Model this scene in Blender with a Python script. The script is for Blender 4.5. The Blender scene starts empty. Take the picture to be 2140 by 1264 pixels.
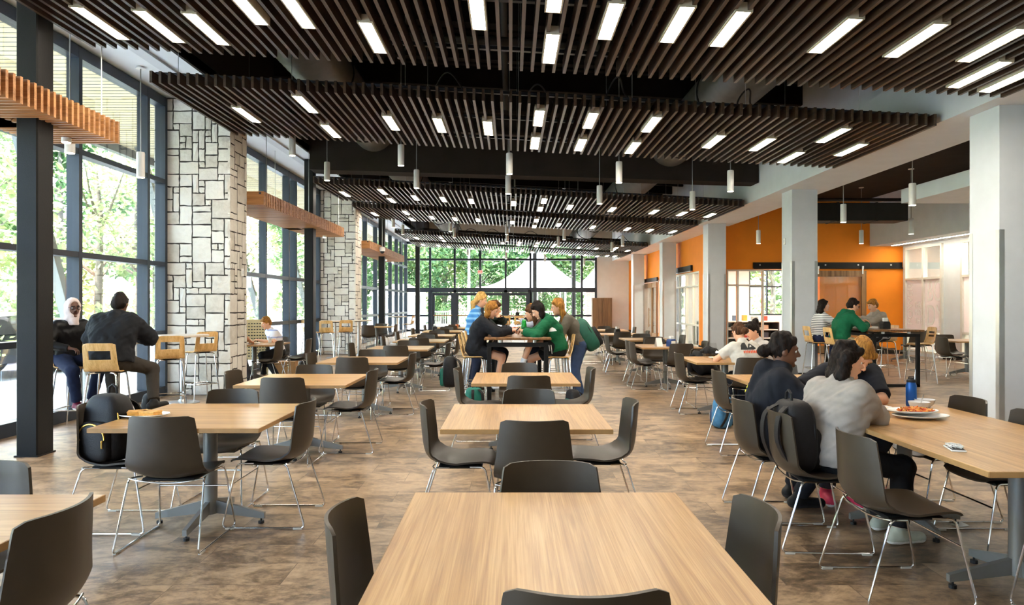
EXPOSURE, SKY, SUN = 1.2, 1.75, 13.0
import bpy, bmesh, math, random
import numpy as np
from mathutils import Vector, Matrix, Euler
PI = math.pi
SC = bpy.context.scene
COL = SC.collection
F, U0, V0, EYE = 1427.0, 1068.0, 635.0, 1.53
random.seed(7)

def pt(px, py, d):                       # a point of the place at depth d
    return ((px - U0) * d / F, d, EYE - (py - V0) * d / F)
def ground(px, py, z=0.0):               # where something of height z stands
    d = (EYE - z) * F / (py - V0)
    return ((px - U0) * d / F, d)

# ------------------------------------------------------------------ mesh builder
class MB:
    def __init__(self):
        self.v, self.f, self.m = [], [], []
    def add(self, vs, fs, mi=0):
        b = len(self.v)
        self.v += [tuple(p) for p in vs]
        for q in fs:
            self.f.append(tuple(b + i for i in q)); self.m.append(mi)
        return self
    def box(self, x0, x1, y0, y1, z0, z1, mi=0):
        vs = [(x0,y0,z0),(x1,y0,z0),(x1,y1,z0),(x0,y1,z0),(x0,y0,z1),(x1,y0,z1),(x1,y1,z1),(x0,y1,z1)]
        return self.add(vs, [(3,2,1,0),(4,5,6,7),(0,1,5,4),(1,2,6,5),(2,3,7,6),(3,0,4,7)], mi)
    def bbox(self, x0, x1, y0, y1, z0, z1, b=0.004, mi=0):     # box with chamfered edges
        vs, fs, idx = [], [], {}
        X, Y, Z = (x0, x1), (y0, y1), (z0, z1)
        for i in (0,1):
            for j in (0,1):
                for k in (0,1):
                    sx, sy, sz = (b if i == 0 else -b), (b if j == 0 else -b), (b if k == 0 else -b)
                    idx[i,j,k,0] = len(vs); vs.append((X[i], Y[j]+sy, Z[k]+sz))
                    idx[i,j,k,1] = len(vs); vs.append((X[i]+sx, Y[j], Z[k]+sz))
                    idx[i,j,k,2] = len(vs); vs.append((X[i]+sx, Y[j]+sy, Z[k]))
        def q(*a): fs.append(tuple(idx[t] for t in a))
        for i in (0,1):
            a = [(i,0,0,0),(i,1,0,0),(i,1,1,0),(i,0,1,0)]; q(*(a if i else a[::-1]))
            a = [(0,i,0,1),(0,i,1,1),(1,i,1,1),(1,i,0,1)]; q(*(a if i else a[::-1]))
            a = [(0,0,i,2),(1,0,i,2),(1,1,i,2),(0,1,i,2)]; q(*(a if i else a[::-1]))
        for i in (0,1):
            for j in (0,1):
                q((i,j,0,0),(i,j,1,0),(i,j,1,1),(i,j,0,1))
                q((i,0,j,0),(i,1,j,0),(i,1,j,2),(i,0,j,2))
                q((0,i,j,1),(1,i,j,1),(1,i,j,2),(0,i,j,2))
        for i in (0,1):
            for j in (0,1):
                for k in (0,1): q((i,j,k,0),(i,j,k,1),(i,j,k,2))
        return self.add(vs, fs, mi)
    def tube(self, path, r, n=8, mi=0, closed=False, caps=True):
        P = [Vector(p) for p in path]; N = len(P)
        rs = r if isinstance(r, (list, tuple)) else [r] * N
        up = None; vs = []; fs = []
        for i in range(N):
            a = P[i-1] if (i > 0 or closed) else P[i]
            c = P[(i+1) % N] if (i < N-1 or closed) else P[i]
            t = (c - a)
            if t.length < 1e-9: t = Vector((0,0,1))
            t.normalize()
            if up is None:
                up = t.orthogonal().normalized()
            else:
                up = up - t * up.dot(t)
                if up.length < 1e-6: up = t.orthogonal()
                up.normalize()
            w = t.cross(up)
            for k in range(n):
                an = 2*PI*k/n
                vs.append(P[i] + (up*math.cos(an) + w*math.sin(an)) * rs[i])
        M = N if closed else N-1
        for i in range(M):
            j = (i+1) % N
            for k in range(n):
                l = (k+1) % n
                fs.append((i*n+k, i*n+l, j*n+l, j*n+k))
        if caps and not closed:
            fs.append(tuple(range(n))[::-1]); fs.append(tuple((N-1)*n+k for k in range(n)))
        return self.add(vs, fs, mi)
    def cyl(self, x, y, z0, z1, r, n=20, r1=None, mi=0):
        return self.tube([(x,y,z0),(x,y,z1)], [r, r if r1 is None else r1], n, mi)
    def lathe(self, prof, x=0, y=0, n=24, mi=0, sx=1, sy=1):
        vs, fs = [], []; K = len(prof)
        for r, z in prof:
            for k in range(n):
                a = 2*PI*k/n; vs.append((x+r*sx*math.cos(a), y+r*sy*math.sin(a), z))
        for i in range(K-1):
            for k in range(n):
                l = (k+1) % n; fs.append((i*n+k, i*n+l, (i+1)*n+l, (i+1)*n+k))
        fs.append(tuple(range(n))[::-1]); fs.append(tuple((K-1)*n+k for k in range(n)))
        return self.add(vs, fs, mi)
    def ball(self, c, rx, ry=None, rz=None, n=12, mi=0):
        ry = rx if ry is None else ry; rz = rx if rz is None else rz
        prof = [(max(1e-4, math.sin(PI*i/(n//2+1))), -math.cos(PI*i/(n//2+1))) for i in range(n//2+2)]
        b = len(self.v)
        self.lathe(prof, 0, 0, n, mi)
        for i in range(b, len(self.v)):
            x, y, z = self.v[i]; self.v[i] = (c[0]+x*rx, c[1]+y*ry, c[2]+z*rz)
        return self
    def sheet(self, fn, nu, nv, th, mi=0):           # fn(u,v) -> point ; a sheet with thickness along its normal
        P = [[Vector(fn(i/nu, j/nv)) for j in range(nv+1)] for i in range(nu+1)]
        top, bot = [], []
        for i in range(nu+1):
            for j in range(nv+1):
                du = P[min(i+1,nu)][j] - P[max(i-1,0)][j]; dv = P[i][min(j+1,nv)] - P[i][max(j-1,0)]
                nn = du.cross(dv)
                if nn.length > 1e-12: nn.normalize()
                top.append(P[i][j] + nn*th/2); bot.append(P[i][j] - nn*th/2)
        K = len(top); w = nv+1; fs = []
        for i in range(nu):
            for j in range(nv):
                a, b_, c, d = i*w+j, (i+1)*w+j, (i+1)*w+j+1, i*w+j+1
                fs.append((a,b_,c,d)); fs.append((K+d,K+c,K+b_,K+a))
        for i in range(nu):
            fs.append((i*w, K+i*w, K+(i+1)*w, (i+1)*w)); a = i*w+nv; fs.append((a, a+w, K+a+w, K+a))
        for j in range(nv):
            fs.append((j, j+1, K+j+1, K+j)); a = nu*w+j; fs.append((a, K+a, K+a+1, a+1))
        return self.add(top+bot, fs, mi)
    def extrude(self, poly, axis, a, b, mi=0):       # poly 2D, extruded along axis from a to b
        n = len(poly)
        def mk(p, t):
            if axis == 0: return (t, p[0], p[1])
            if axis == 1: return (p[0], t, p[1])
            return (p[0], p[1], t)
        vs = [mk(p, a) for p in poly] + [mk(p, b) for p in poly]
        fs = [tuple(range(n)), tuple(range(2*n-1, n-1, -1))]
        for i in range(n):
            j = (i+1) % n; fs.append((i, n+i, n+j, j))
        return self.add(vs, fs, mi)
    def xf(self, M, start=0):
        for i in range(start, len(self.v)):
            self.v[i] = tuple(M @ Vector(self.v[i]))
        return self
    def mesh(self, name, mats, smooth=False, angle=40):
        me = bpy.data.meshes.new(name)
        me.from_pydata(self.v, [], self.f)
        for m in (mats if isinstance(mats, (list, tuple)) else [mats]): me.materials.append(m)
        if any(self.m): me.polygons.foreach_set('material_index', self.m)
        bm = bmesh.new(); bm.from_mesh(me)
        bmesh.ops.recalc_face_normals(bm, faces=bm.faces)
        bm.to_mesh(me); bm.free()
        if smooth:
            me.polygons.foreach_set('use_smooth', [True]*len(me.polygons))
            try: me.set_sharp_from_angle(angle=math.radians(angle))
            except Exception: pass
        me.update()
        return me
    def build(self, name, mats, parent=None, smooth=False, angle=40):
        o = bpy.data.objects.new(name, self.mesh(name, mats, smooth, angle))
        COL.objects.link(o)
        if parent is not None: o.parent = parent
        return o

def tag(o, label=None, cat=None, group=None, kind=None):
    if label: o['label'] = label
    if cat: o['category'] = cat
    if group: o['group'] = group
    if kind: o['kind'] = kind
    return o
def thing(name, label, cat, loc=(0,0,0), rot=0.0, group=None):
    o = bpy.data.objects.new(name, None); COL.objects.link(o)
    o.location = loc; o.rotation_euler = (0,0,rot); o.empty_display_size = .1
    return tag(o, label, cat, group)
def copy_tree(root, loc, rot=0.0, label=None, group=None, parent=None):
    c = root.copy(); COL.objects.link(c); c.location = loc; c.rotation_euler = (0,0,rot)
    if parent is not None: c.parent = parent
    if label: c['label'] = label
    if group: c['group'] = group
    for ch in root.children:
        d = ch.copy(); COL.objects.link(d); d.parent = c
        for g in ch.children:
            e = g.copy(); COL.objects.link(e); e.parent = d
    return c
def struct(name, mb, mat, parent=None, **k):
    o = mb.build(name, mat, parent, **k)
    if parent is None: o['kind'] = 'structure'
    return o

# ------------------------------------------------------------------ materials
def lin(c):
    return tuple(((x/12.92) if x <= .04045 else ((x+.055)/1.055)**2.4) for x in c)
def rgb(r, g, b): return lin((r/255, g/255, b/255)) + (1.0,)
class NT:
    def __init__(self, name):
        self.mat = bpy.data.materials.new(name); self.mat.use_nodes = True
        self.t = self.mat.node_tree; self.t.nodes.clear()
        self.out = self.n('ShaderNodeOutputMaterial')
    def n(self, typ, **kw):
        nd = self.t.nodes.new(typ)
        for k, v in kw.items():
            if k in nd.inputs and not hasattr(nd, k): nd.inputs[k].default_value = v
            else: setattr(nd, k, v)
        return nd
    def set(self, nd, **kw):
        for k, v in kw.items(): nd.inputs[k.replace('_', ' ')].default_value = v
        return nd
    def l(self, a, ao, b, bi): self.t.links.new(a.outputs[ao], b.inputs[bi])
    def bsdf(self, color=(.5,.5,.5,1), rough=.5, metal=0, spec=.5):
        b = self.n('ShaderNodeBsdfPrincipled')
        b.inputs['Base Color'].default_value = color; b.inputs['Roughness'].default_value = rough
        b.inputs['Metallic'].default_value = metal; b.inputs['Specular IOR Level'].default_value = spec
        self.l(b, 0, self.out, 0); return b
    def coord(self, kind='Object', scale=(1,1,1), rot=(0,0,0)):
        c = self.n('ShaderNodeTexCoord'); m = self.n('ShaderNodeMapping')
        m.inputs['Scale'].default_value = scale; m.inputs['Rotation'].default_value = rot
        self.l(c, kind, m, 0); return m
    def noise(self, src, scale=5, detail=4, rough=.55, dist=0):
        t = self.n('ShaderNodeTexNoise')
        self.set(t, Scale=scale, Detail=detail, Roughness=rough, Distortion=dist)
        self.t.links.new(src.outputs[0], t.inputs['Vector']); return t
    def ramp(self, src, so, stops):
        r = self.n('ShaderNodeValToRGB'); e = r.color_ramp.elements
        while len(e) < len(stops): e.new(.5)
        for i, (p, c) in enumerate(stops): e[i].position = p; e[i].color = c
        self.l(src, so, r, 0); return r
    def bump(self, src, so, b, strength=.2, dist=.01):
        k = self.n('ShaderNodeBump'); k.inputs['Strength'].default_value = strength; k.inputs['Distance'].default_value = dist
        self.l(src, so, k, 'Height'); self.t.links.new(k.outputs[0], b.inputs['Normal']); return k

def simple(name, color, rough=.5, metal=0, spec=.5, var=.12, scale=6, bump=0, bscale=60):
    t = NT(name); b = t.bsdf(color, rough, metal, spec)
    m = t.coord(); nz = t.noise(m, scale, 3)
    lo = tuple(x*(1-var) for x in color[:3]) + (1,); hi = tuple(min(1, x*(1+var)) for x in color[:3]) + (1,)
    r = t.ramp(nz, 0, [(.3, lo), (.7, hi)]); t.l(r, 0, b, 'Base Color')
    if bump:
        n2 = t.noise(m, bscale, 2); t.bump(n2, 0, b, bump, .004)
    return t.mat
def emit(name, color, strength):
    t = NT(name); e = t.n('ShaderNodeEmission'); e.inputs[0].default_value = color; e.inputs[1].default_value = strength
    t.l(e, 0, t.out, 0); return t.mat
def glass(name, tint=(1,1,1,1), refl=.08, rough=0.0):
    t = NT(name); tr = t.n('ShaderNodeBsdfTransparent'); tr.inputs[0].default_value = tint
    g = t.n('ShaderNodeBsdfGlossy'); g.inputs['Roughness'].default_value = rough
    lw = t.n('ShaderNodeLayerWeight'); lw.inputs[0].default_value = .25
    mth = t.n('ShaderNodeMath', operation='MULTIPLY_ADD'); mth.inputs[1].default_value = .35; mth.inputs[2].default_value = refl*.5
    t.l(lw, 'Fresnel', mth, 0)
    mx = t.n('ShaderNodeMixShader'); t.l(mth, 0, mx, 0); t.l(tr, 0, mx, 1); t.l(g, 0, mx, 2); t.l(mx, 0, t.out, 0)
    return t.mat
def wood(name, c1, c2, c3, axis=1, rough=.4, gscale=1.0, rnd=True, spec=.4):
    t = NT(name); b = t.bsdf(c1, rough, 0, spec)
    s = [14*gscale, 14*gscale, 14*gscale]; s[axis] = .7*gscale
    m = t.coord('Object', tuple(s))
    if rnd:
        oi = t.n('ShaderNodeObjectInfo'); ml = t.n('ShaderNodeVectorMath', operation='SCALE'); ml.inputs[0].default_value = (31, 17, 23)
        t.l(oi, 'Random', ml, 'Scale'); t.l(ml, 0, m, 'Location')
    n1 = t.noise(m, 1.0, 5, .55, 1.2)
    f = [150*gscale]*3; f[axis] = 2.0*gscale
    m2 = t.coord('Object', tuple(f)); 
    if rnd: t.l(ml, 0, m2, 'Location')
    wv = t.noise(m2, 1.0, 3, .5, 1.0)
    mx = t.n('ShaderNodeMath', operation='MULTIPLY_ADD'); mx.inputs[1].default_value = .42
    n2 = t.n('ShaderNodeMath', operation='MULTIPLY'); n2.inputs[1].default_value = .58
    t.l(n1, 0, n2, 0); t.l(wv, 0, mx, 0); t.l(n2, 0, mx, 2)
    r = t.ramp(mx, 0, [(.38, c3), (.5, c1), (.62, c2)]); t.l(r, 0, b, 'Base Color')
    t.bump(mx, 0, b, .06, .002)
    return t.mat

M = {}
M['chrome'] = simple('chrome', (.78,.78,.78,1), .12, 1, var=.03)
M['steel_grey'] = simple('grey painted steel', rgb(136,135,132), .4, .4, var=.05)
M['black_steel'] = simple('black painted steel', rgb(22,21,21), .5, 0, .22, .12, 4, .25, 90)
M['frame_dark'] = simple('dark bronze window frame', rgb(42,50,62), .4, .2, .5, .06)  # blue of the reflected sky is put into the base colour
M['frame_white'] = simple('white window frame', rgb(226,222,212), .45, 0, .4, .03)
M['white_paint'] = simple('white wall paint', rgb(228,232,235), .75, 0, .3, .03, 3)
M['grey_paint'] = simple('light grey wall paint', rgb(208,212,217), .75, 0, .3, .04, 3)
M['beige_paint'] = simple('beige bulkhead paint', rgb(176,168,152), .8, 0, .3, .05, 3)
M['dark_paint'] = simple('dark brown ceiling paint', rgb(46,40,36), .85, 0, .2, .15, 3)
M['deck'] = simple('black roof deck', rgb(30,26,24), .9, 0, .15, .2, 3)
M['orange'] = simple('orange wall paint', rgb(240,140,34), .7, 0, .3, .04, 2)
M['duct'] = simple('grey duct metal', rgb(112,108,100), .5, .4, .4, .12, 5)
M['duct_dark'] = simple('black duct', rgb(38,36,34), .6, .2, .3, .12, 5)
M['shell'] = simple('dark brown plastic shell', rgb(60,50,38), .38, 0, .45, .06, 18, .06, 400)
M['shell_dark'] = simple('black under plate', rgb(24,22,21), .5, 0, .4)
M['glide'] = simple('clear plastic glide', rgb(200,196,186), .25, 0, .5)
M['rubber'] = simple('black rubber foot', rgb(20,20,22), .6)
M['alu'] = simple('brushed aluminium', rgb(196,196,196), .3, .9, .5, .05)
M['pend'] = simple('white pendant metal', rgb(222,220,216), .4, .1, .5, .03)
M['pend_rod'] = simple('pendant rod', rgb(150,150,150), .4, .5)
M['lamp'] = emit('lit lamp diffuser', (1.0,.90,.75,1), 29)
M['pend_lamp'] = emit('lit pendant lens', (1.0,.85,.6,1), 14)
M['lamp_frame'] = simple('lamp trim', rgb(196,186,164), .5)
M['glass'] = glass('clear window glass', (.97,.985,.98,1), .06)
M['glass_in'] = glass('interior glass', (.93,.96,.94,1), .1)
M['plastic_white'] = simple('white plastic', rgb(236,236,232), .4, var=.02)
M['ceramic'] = simple('white ceramic', rgb(240,240,238), .2, 0, .5, .02)
M['table'] = wood('ash table top', rgb(182,138,82), rgb(200,158,102), rgb(160,116,64), 1, .3, 1.0, True, .5)
M['table_edge'] = simple('table edge band', rgb(168,128,80), .5, var=.08, scale=20)
M['table_dark'] = wood('walnut bar top', rgb(120,82,48), rgb(150,106,64), rgb(84,54,30), 1, .3, 1.0)
M['slat'] = wood('dark walnut slat', rgb(66,50,37), rgb(84,64,48), rgb(46,35,26), 1, .36, .8, False, .6)
M['slat_light'] = wood('warm walnut slat', rgb(172,120,72), rgb(196,142,90), rgb(140,92,52), 0, .45, .8, False)
M['maple'] = wood('maple plywood', rgb(222,176,110), rgb(236,196,136), rgb(200,150,84), 2, .35, .8)
M['oak'] = wood('brown oak', rgb(140,104,66), rgb(164,126,84), rgb(104,74,44), 2, .5, 1.0)
M['soffit'] = wood('pale pine soffit', rgb(232,214,168), rgb(242,228,190), rgb(214,190,140), 0, .6, .6, False)

def floor_mat():
    t = NT('stone look vinyl floor'); b = t.bsdf((.3,.25,.2,1), .3, 0, .45)
    m = t.coord('Object')
    br = t.n('ShaderNodeTexBrick'); br.offset = .37; br.squash = 1
    t.set(br, Scale=1.0); t.set(br, **{'Color1': (0,0,0,1), 'Color2': (1,1,1,1), 'Mortar': (.5,.5,.5,1), 'Mortar Size': .0018, 'Mortar Smooth': .1, 'Bias': 0.0, 'Brick Width': .92, 'Row Height': .31})
    t.l(m, 0, br, 0)
    sc = t.n('ShaderNodeVectorMath', operation='SCALE'); sc.inputs['Scale'].default_value = 37.0
    t.l(br, 'Color', sc, 0)
    ad = t.n('ShaderNodeVectorMath', operation='ADD'); t.l(m, 0, ad, 0); t.l(sc, 0, ad, 1)
    st = t.n('ShaderNodeMapping'); st.inputs['Scale'].default_value = (1.0, 1.6, 1); t.l(ad, 0, st, 0)
    n1 = t.noise(st, 2.4, 7, .64, .9); n2 = t.noise(st, 15, 5, .72, .3)
    a1 = t.n('ShaderNodeMath', operation='MULTIPLY_ADD'); a1.inputs[1].default_value = .62
    a2 = t.n('ShaderNodeMath', operation='MULTIPLY'); a2.inputs[1].default_value = .38
    t.l(n2, 0, a2, 0); t.l(n1, 0, a1, 0); t.l(a2, 0, a1, 2)
    a3 = t.n('ShaderNodeMath', operation='MULTIPLY_ADD'); a3.inputs[1].default_value = .07
    t.l(br, 'Color', a3, 0); t.l(a1, 0, a3, 2)
    r = t.ramp(a3, 0, [(.37, rgb(60,47,36)), (.47, rgb(108,87,66)), (.57, rgb(158,131,102)), (.71, rgb(190,163,132))])
    mx = t.n('ShaderNodeMix', data_type='RGBA'); mx.inputs[7].default_value = rgb(92,76,60)
    t.l(br, 'Fac', mx, 0); t.l(r, 0, mx, 6); t.l(mx, 2, b, 'Base Color')
    rr = t.ramp(n2, 0, [(.3, (.3,.3,.3,1)), (.8, (.46,.46,.46,1))]); t.l(rr, 0, b, 'Roughness')
    t.bump(a1, 0, b, .12, .004)
    return t.mat
M['floor'] = floor_mat()
def stone_mat():
    t = NT('limestone veneer'); b = t.bsdf((.5,.5,.45,1), .85, 0, .3)
    g = t.n('ShaderNodeNewGeometry'); m = t.coord('Object')
    n1 = t.noise(m, 7, 6, .65, .4)
    a = t.n('ShaderNodeMath', operation='MULTIPLY_ADD'); a.inputs[1].default_value = .4
    h = t.n('ShaderNodeMath', operation='MULTIPLY'); h.inputs[1].default_value = .6
    t.l(n1, 0, h, 0); t.l(g, 'Random Per Island', a, 0); t.l(h, 0, a, 2)
    r = t.ramp(a, 0, [(.15, rgb(178,170,158)), (.4, rgb(214,208,198)), (.62, rgb(228,224,216)), (.9, rgb(236,230,216))])
    t.l(r, 0, b, 'Base Color')
    n2 = t.noise(m, 16, 6, .6); t.bump(n2, 0, b, .6, .02)
    return t.mat
M['stone'] = stone_mat()
M['mortar'] = simple('dark mortar', rgb(58,54,50), .95, var=.2, scale=20)
# ================================================================== the room
XL, XR, YB, YF = -5.85, 12.0, 38.0, -4.0
def zc(x): return 4.40 - .0551*(x + 4.67)          # the hung ceiling falls gently to the right
def zdeck(x): return zc(x) + 1.95

struct('floor', MB().box(XL-.15, XR+2.6, YF, YB+.2, -.12, 0), M['floor'])

# ---- left ceiling band, bulkheads, roof deck
struct('ceiling_left', MB().box(XL-.25, -4.57, YF, YB, 5.0, 5.12), M['white_paint'])
struct('trim_1', MB().box(-5.16, -4.98, YF, YB, 4.965, 5.0), M['grey_paint'])
struct('trim_2', MB().box(-4.61, -4.57, YF, YB, 4.96, 6.5), M['dark_paint'])
mb = MB().extrude([(-4.8, zdeck(-4.8)), (5.8, zdeck(5.8)), (5.8, zdeck(5.8)+.15), (-4.8, zdeck(-4.8)+.15)], 1, YF, YB)
struct('ceiling', mb, M['deck'])
mb = MB()
y = 1.0
while y < 37:
    mb.extrude([(-4.57, zdeck(-4.57)-.42), (5.62, zdeck(5.62)-.42), (5.62, zdeck(5.62)-.02), (-4.57, zdeck(-4.57)-.02)], 1, y, y+.11)
    y += 1.52
for k in range(90):
    yy = 1 + k*.4
    mb.extrude([(-4.57, zdeck(-4.57)-.04), (5.62, zdeck(5.62)-.04), (5.62, zdeck(5.62)), (-4.57, zdeck(-4.57))], 1, yy, yy+.12)
struct('trim_3', mb, M['deck'])
mb = MB().extrude([(-4.56, zc(-4.56)+.18), (5.6, zc(5.6)+.44), (5.6, zc(5.6)+1.5), (-4.56, zc(-4.56)+1.4)], 1, 15.45, 15.95)
struct('trim_4', mb, M['dark_paint'])
mb = MB()
for yb in (3.9, 12.9, 24.8, 34.9):
    for z0, z1, h in ((.55, .6, .14), (.6, .95, .02), (.95, 1.0, .14)):
        mb.extrude([(-4.56, zc(-4.56)+z0), (5.6, zc(5.6)+z0), (5.6, zc(5.6)+z1), (-4.56, zc(-4.56)+z1)], 1, yb-h, yb+h)
struct('trim_5', mb, M['dark_paint'])
# ---- right soffit beam over the columns
mb = MB().box(5.62, 6.67, YF, YB, 3.91, 4.05)
mb.box(5.62, 5.74, YF, YB, 4.05, 6.1); mb.box(6.55, 6.67, YF, YB, 4.05, 4.9)
struct('trim_6', mb, M['white_paint'])
struct('ceiling_right', MB().box(6.67, XR+.2, YF, 21.0, 4.75, 4.9), M['dark_paint'])
# ---- orange walls right
def wall_with_holes(u0, u1, z0, z1, holes):         # rectangles left over around holes (u0,u1,z0,z1)
    us = sorted({u0, u1, *[h[0] for h in holes], *[h[1] for h in holes]}); zs = sorted({z0, z1, *[h[2] for h in holes], *[h[3] for h in holes]})
    out = []
    for a, b in zip(us, us[1:]):
        for c, d in zip(zs, zs[1:]):
            um, zm = (a+b)/2, (c+d)/2
            if not any(h[0] < um < h[1] and h[2] < zm < h[3] for h in holes): out.append((a, b, c, d))
    return out
YO = 20.9
mb = MB()
for a, b, c, d in wall_with_holes(6.55, 12.04, 0, 4.75, [(6.60, 9.45, 0, 2.585)]): mb.box(a, b, YO, YO+.14, c, d)
struct('wall_orange', mb, M['orange'])
mb = MB()
for a, b, c, d in wall_with_holes(21.04, YB, 0, 3.91, [(23.8, 27.6, 0, 2.68), (30.3, 34.2, 0, 2.62)]): mb.box(6.55, 6.67, a, b, c, d)
struct('wall_right', mb, M['orange'])
struct('baseboard_right', MB().box(6.53, 6.55, 21.1, 23.8, 0, .1).box(6.53, 6.55, 27.6, 30.3, 0, .1).box(6.53, 6.55, 34.2, YB, 0, .1).box(9.45, 12.0, YO-.02, YO, 0, .12), M['dark_paint'])
# ---- far right white storefront wall
mb = MB()
for a, b, c, d in wall_with_holes(YF, YO, 0, 4.75, [(18.95, 20.75, .1, 3.22), (14.6, 18.15, .1, 3.22), (9.0, 13.0, .1, 3.22)]): mb.box(XR, XR+.15, a, b, c, d)
struct('wall_right_far', mb, M['white_paint'])
struct('baseboard_right_far', MB().box(XR-.02, XR, 13, 14.6, 0, .12).box(XR-.02, XR, 18.15, 18.95, 0, .12).box(XR-.02, XR, YF, 9, 0, .12), M['dark_paint'])
struct('trim_7', MB().box(10.98, XR, YF, YO, 3.29, 4.75), M['grey_paint'])
struct('trim_8', MB().box(8.0, 10.9, 2.0, 14.0, 3.59, 3.87), M['white_paint'])
# rooms behind
struct('wall_kitchen', MB().box(6.67, 9.24, 26.5, 26.62, 0, 3.2).box(10.62, 14.6, 26.5, 26.62, 0, 3.2).box(9.24, 10.62, 26.5, 26.62, 0, 1.09).box(9.24, 10.62, 26.5, 26.62, 2.85, 3.2)
       .box(14.5, 14.6, 21.04, 26.5, 0, 3.2).box(6.67, 8.9, 27.9, 28.0, 0, 3.2).box(6.67, 8.9, 35.9, 36.0, 0, 3.2).box(8.8, 8.9, 28, 35.9, 0, 3.2), M['white_paint'])
struct('ceiling_kitchen', MB().box(6.67, 14.6, 21.04, 26.62, 3.2, 3.3).box(6.67, 8.9, 26.62, YB, 3.2, 3.3), M['white_paint'])
struct('wall_corridor', MB().box(14.5, 14.6, YF, 21.04, 0, 4.75).box(12.15, 14.6, 20.95, 21.04, 0, 4.75), M['white_paint'])
struct('ceiling_corridor', MB().box(12.15, 14.6, YF, 21, 3.5, 3.6), M['white_paint'])
# behind the camera
struct('wall_front', MB().box(XL, XR+2.6, YF-.15, YF, 0, 6.6), M['white_paint'])
# back wall round the glazing
mb = MB().box(XL-.2, 5.9, YB, YB+.2, 4.98, 6.6).box(4.80, 6.67, YB, YB+.2, 0, 4.98)
struct('wall_back', mb, M['beige_paint'])
struct('trim_9', MB().box(4.78, 6.6, YB-.03, YB, 0, 4.9), M['white_paint'])

# ---- glazing: helper for one window wall
def glazing(name, axis, at, spans, zs, depth, w=.06, matf='frame_dark', glassm='glass', head=.12, pane_parts=True):
    """axis 'Y': wall lies in plane X=at and runs along Y; spans = mullion centres, zs = transom heights"""
    root = thing(name, None, None); root['kind'] = 'structure'
    fr = MB()
    def b(u0, u1, z0, z1, d0, d1, mbx):
        if axis == 'Y': mbx.box(at+d0, at+d1, u0, u1, z0, z1)
        else: mbx.box(u0, u1, at+d0, at+d1, z0, z1)
    z0, z1 = zs[0], zs[-1]
    for s in spans: b(s-w/2, s+w/2, z0, z1, -depth/2, depth/2, fr)
    for i, z in enumerate(zs):
        h = head if i in (0, len(zs)-1) else w
        lo = z if i == 0 else (z-h if i == len(zs)-1 else z-h/2)
        b(spans[0]-w/2, spans[-1]+w/2, lo, lo+h, -depth/2+.004, depth/2-.004, fr)
    fr.build('frame', M[matf], root)
    for a, c in zip(spans, spans[1:]):
        g = MB()
        for za, zb in zip(zs, zs[1:]):
            b(a+w/2-.01, c-w/2+.01, za+.03, zb-.03, -.006, .006, g)
        g.build('pane', M[glassm], root)
    return root
glazing('window_1', 'Y', XL, [-4, -2.3, -.58, 1.14, 2.85, 4.0, 5.71, 7.43, 9.15, 10.87, 11.42], [0, 1.05, 2.19, 3.57, 4.98], .17, .075, head=.16)
glazing('window_2', 'Y', XL, [12.25, 12.8, 14.4, 16.1, 17.76, 18.36, 20.05, 20.62], [0, 1.05, 2.19, 3.57, 4.98], .17, .09, head=.16)
glazing('window_3', 'Y', XL, [21.6, 22.4, 24.0, 25.7, 27.3, 29.4, 31.2, 33.0, 34.8, 36.3, 37.9], [0, 1.05, 2.19, 3.57, 4.98], .17, .1, head=.16)
BX = lambda px: (px - U0)*YB/F
glazing('window_4', 'X', YB, [BX(p) for p in (849, 899, 950.5, 1003.6, 1056.7, 1108.4, 1215.8, 1245)], [2.3, 4.0, 4.98], .14, .115)
glazing('window_5', 'X', YB, [BX(849), BX(897)], [0, .88, 2.3], .14, .115)
glazing('window_6', 'X', YB, [BX(p) for p in (1110, 1215.8, 1245)], [0, .88, 2.3], .14, .115)
# four glazed doors in the back wall
dx = [BX(901), BX(950.5), BX(1003.6), BX(1056.7), BX(1107)]
mb = MB()
for i, x in enumerate(dx): mb.box(x-.08, x+.08, YB-.07, YB+.07, 0, 2.3)
mb.box(dx[0], dx[-1], YB-.07, YB+.07, 2.17, 2.3)
struct('trim_10', mb, M['frame_dark'])
for i in range(4):
    root = thing('door_%d' % (i+1), None, None, (dx[i]+.08, YB, 0)); root['kind'] = 'structure'
    W = dx[i+1]-dx[i]-.16
    f = MB().box(0, .13, -.03, .03, .02, 2.15).box(W-.13, W, -.03, .03, .02, 2.15).box(.13, W-.13, -.03, .03, .02, .28).box(.13, W-.13, -.03, .03, 2.0, 2.15)
    f.build('door_frame', M['frame_dark'], root)
    MB().box(.12, W-.12, -.005, .005, .27, 2.01).build('pane', M['glass'], root)
    MB().bbox(.06, W-.06, -.1, -.06, .86, .93, .01).box(.1, .16, -.07, -.03, .86, .93).box(W-.16, W-.1, -.07, -.03, .86, .93).build('push_bar', M['oak'], root)
    MB().box(.3, .6, -.1, -.03, 2.05, 2.13).build('door_closer', M['frame_dark'], root)
# storefronts of the right wall
glazing('window_7', 'Y', 6.61, [23.86, 24.72, 25.68, 26.7, 27.54], [0, .77, 2.17, 2.68], .1, .06, 'frame_white', 'glass_in', .06)
glazing('window_8', 'X', YO+.07, [6.63, 6.95, 7.72], [0, .78, 2.1, 2.585], .1, .055, 'frame_white', 'glass_in', .05)
glazing('window_9', 'X', 26.56, [9.27, 9.95, 10.59], [1.09, 2.2, 2.85], .1, .05, 'frame_dark', 'glass', .05)

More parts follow.
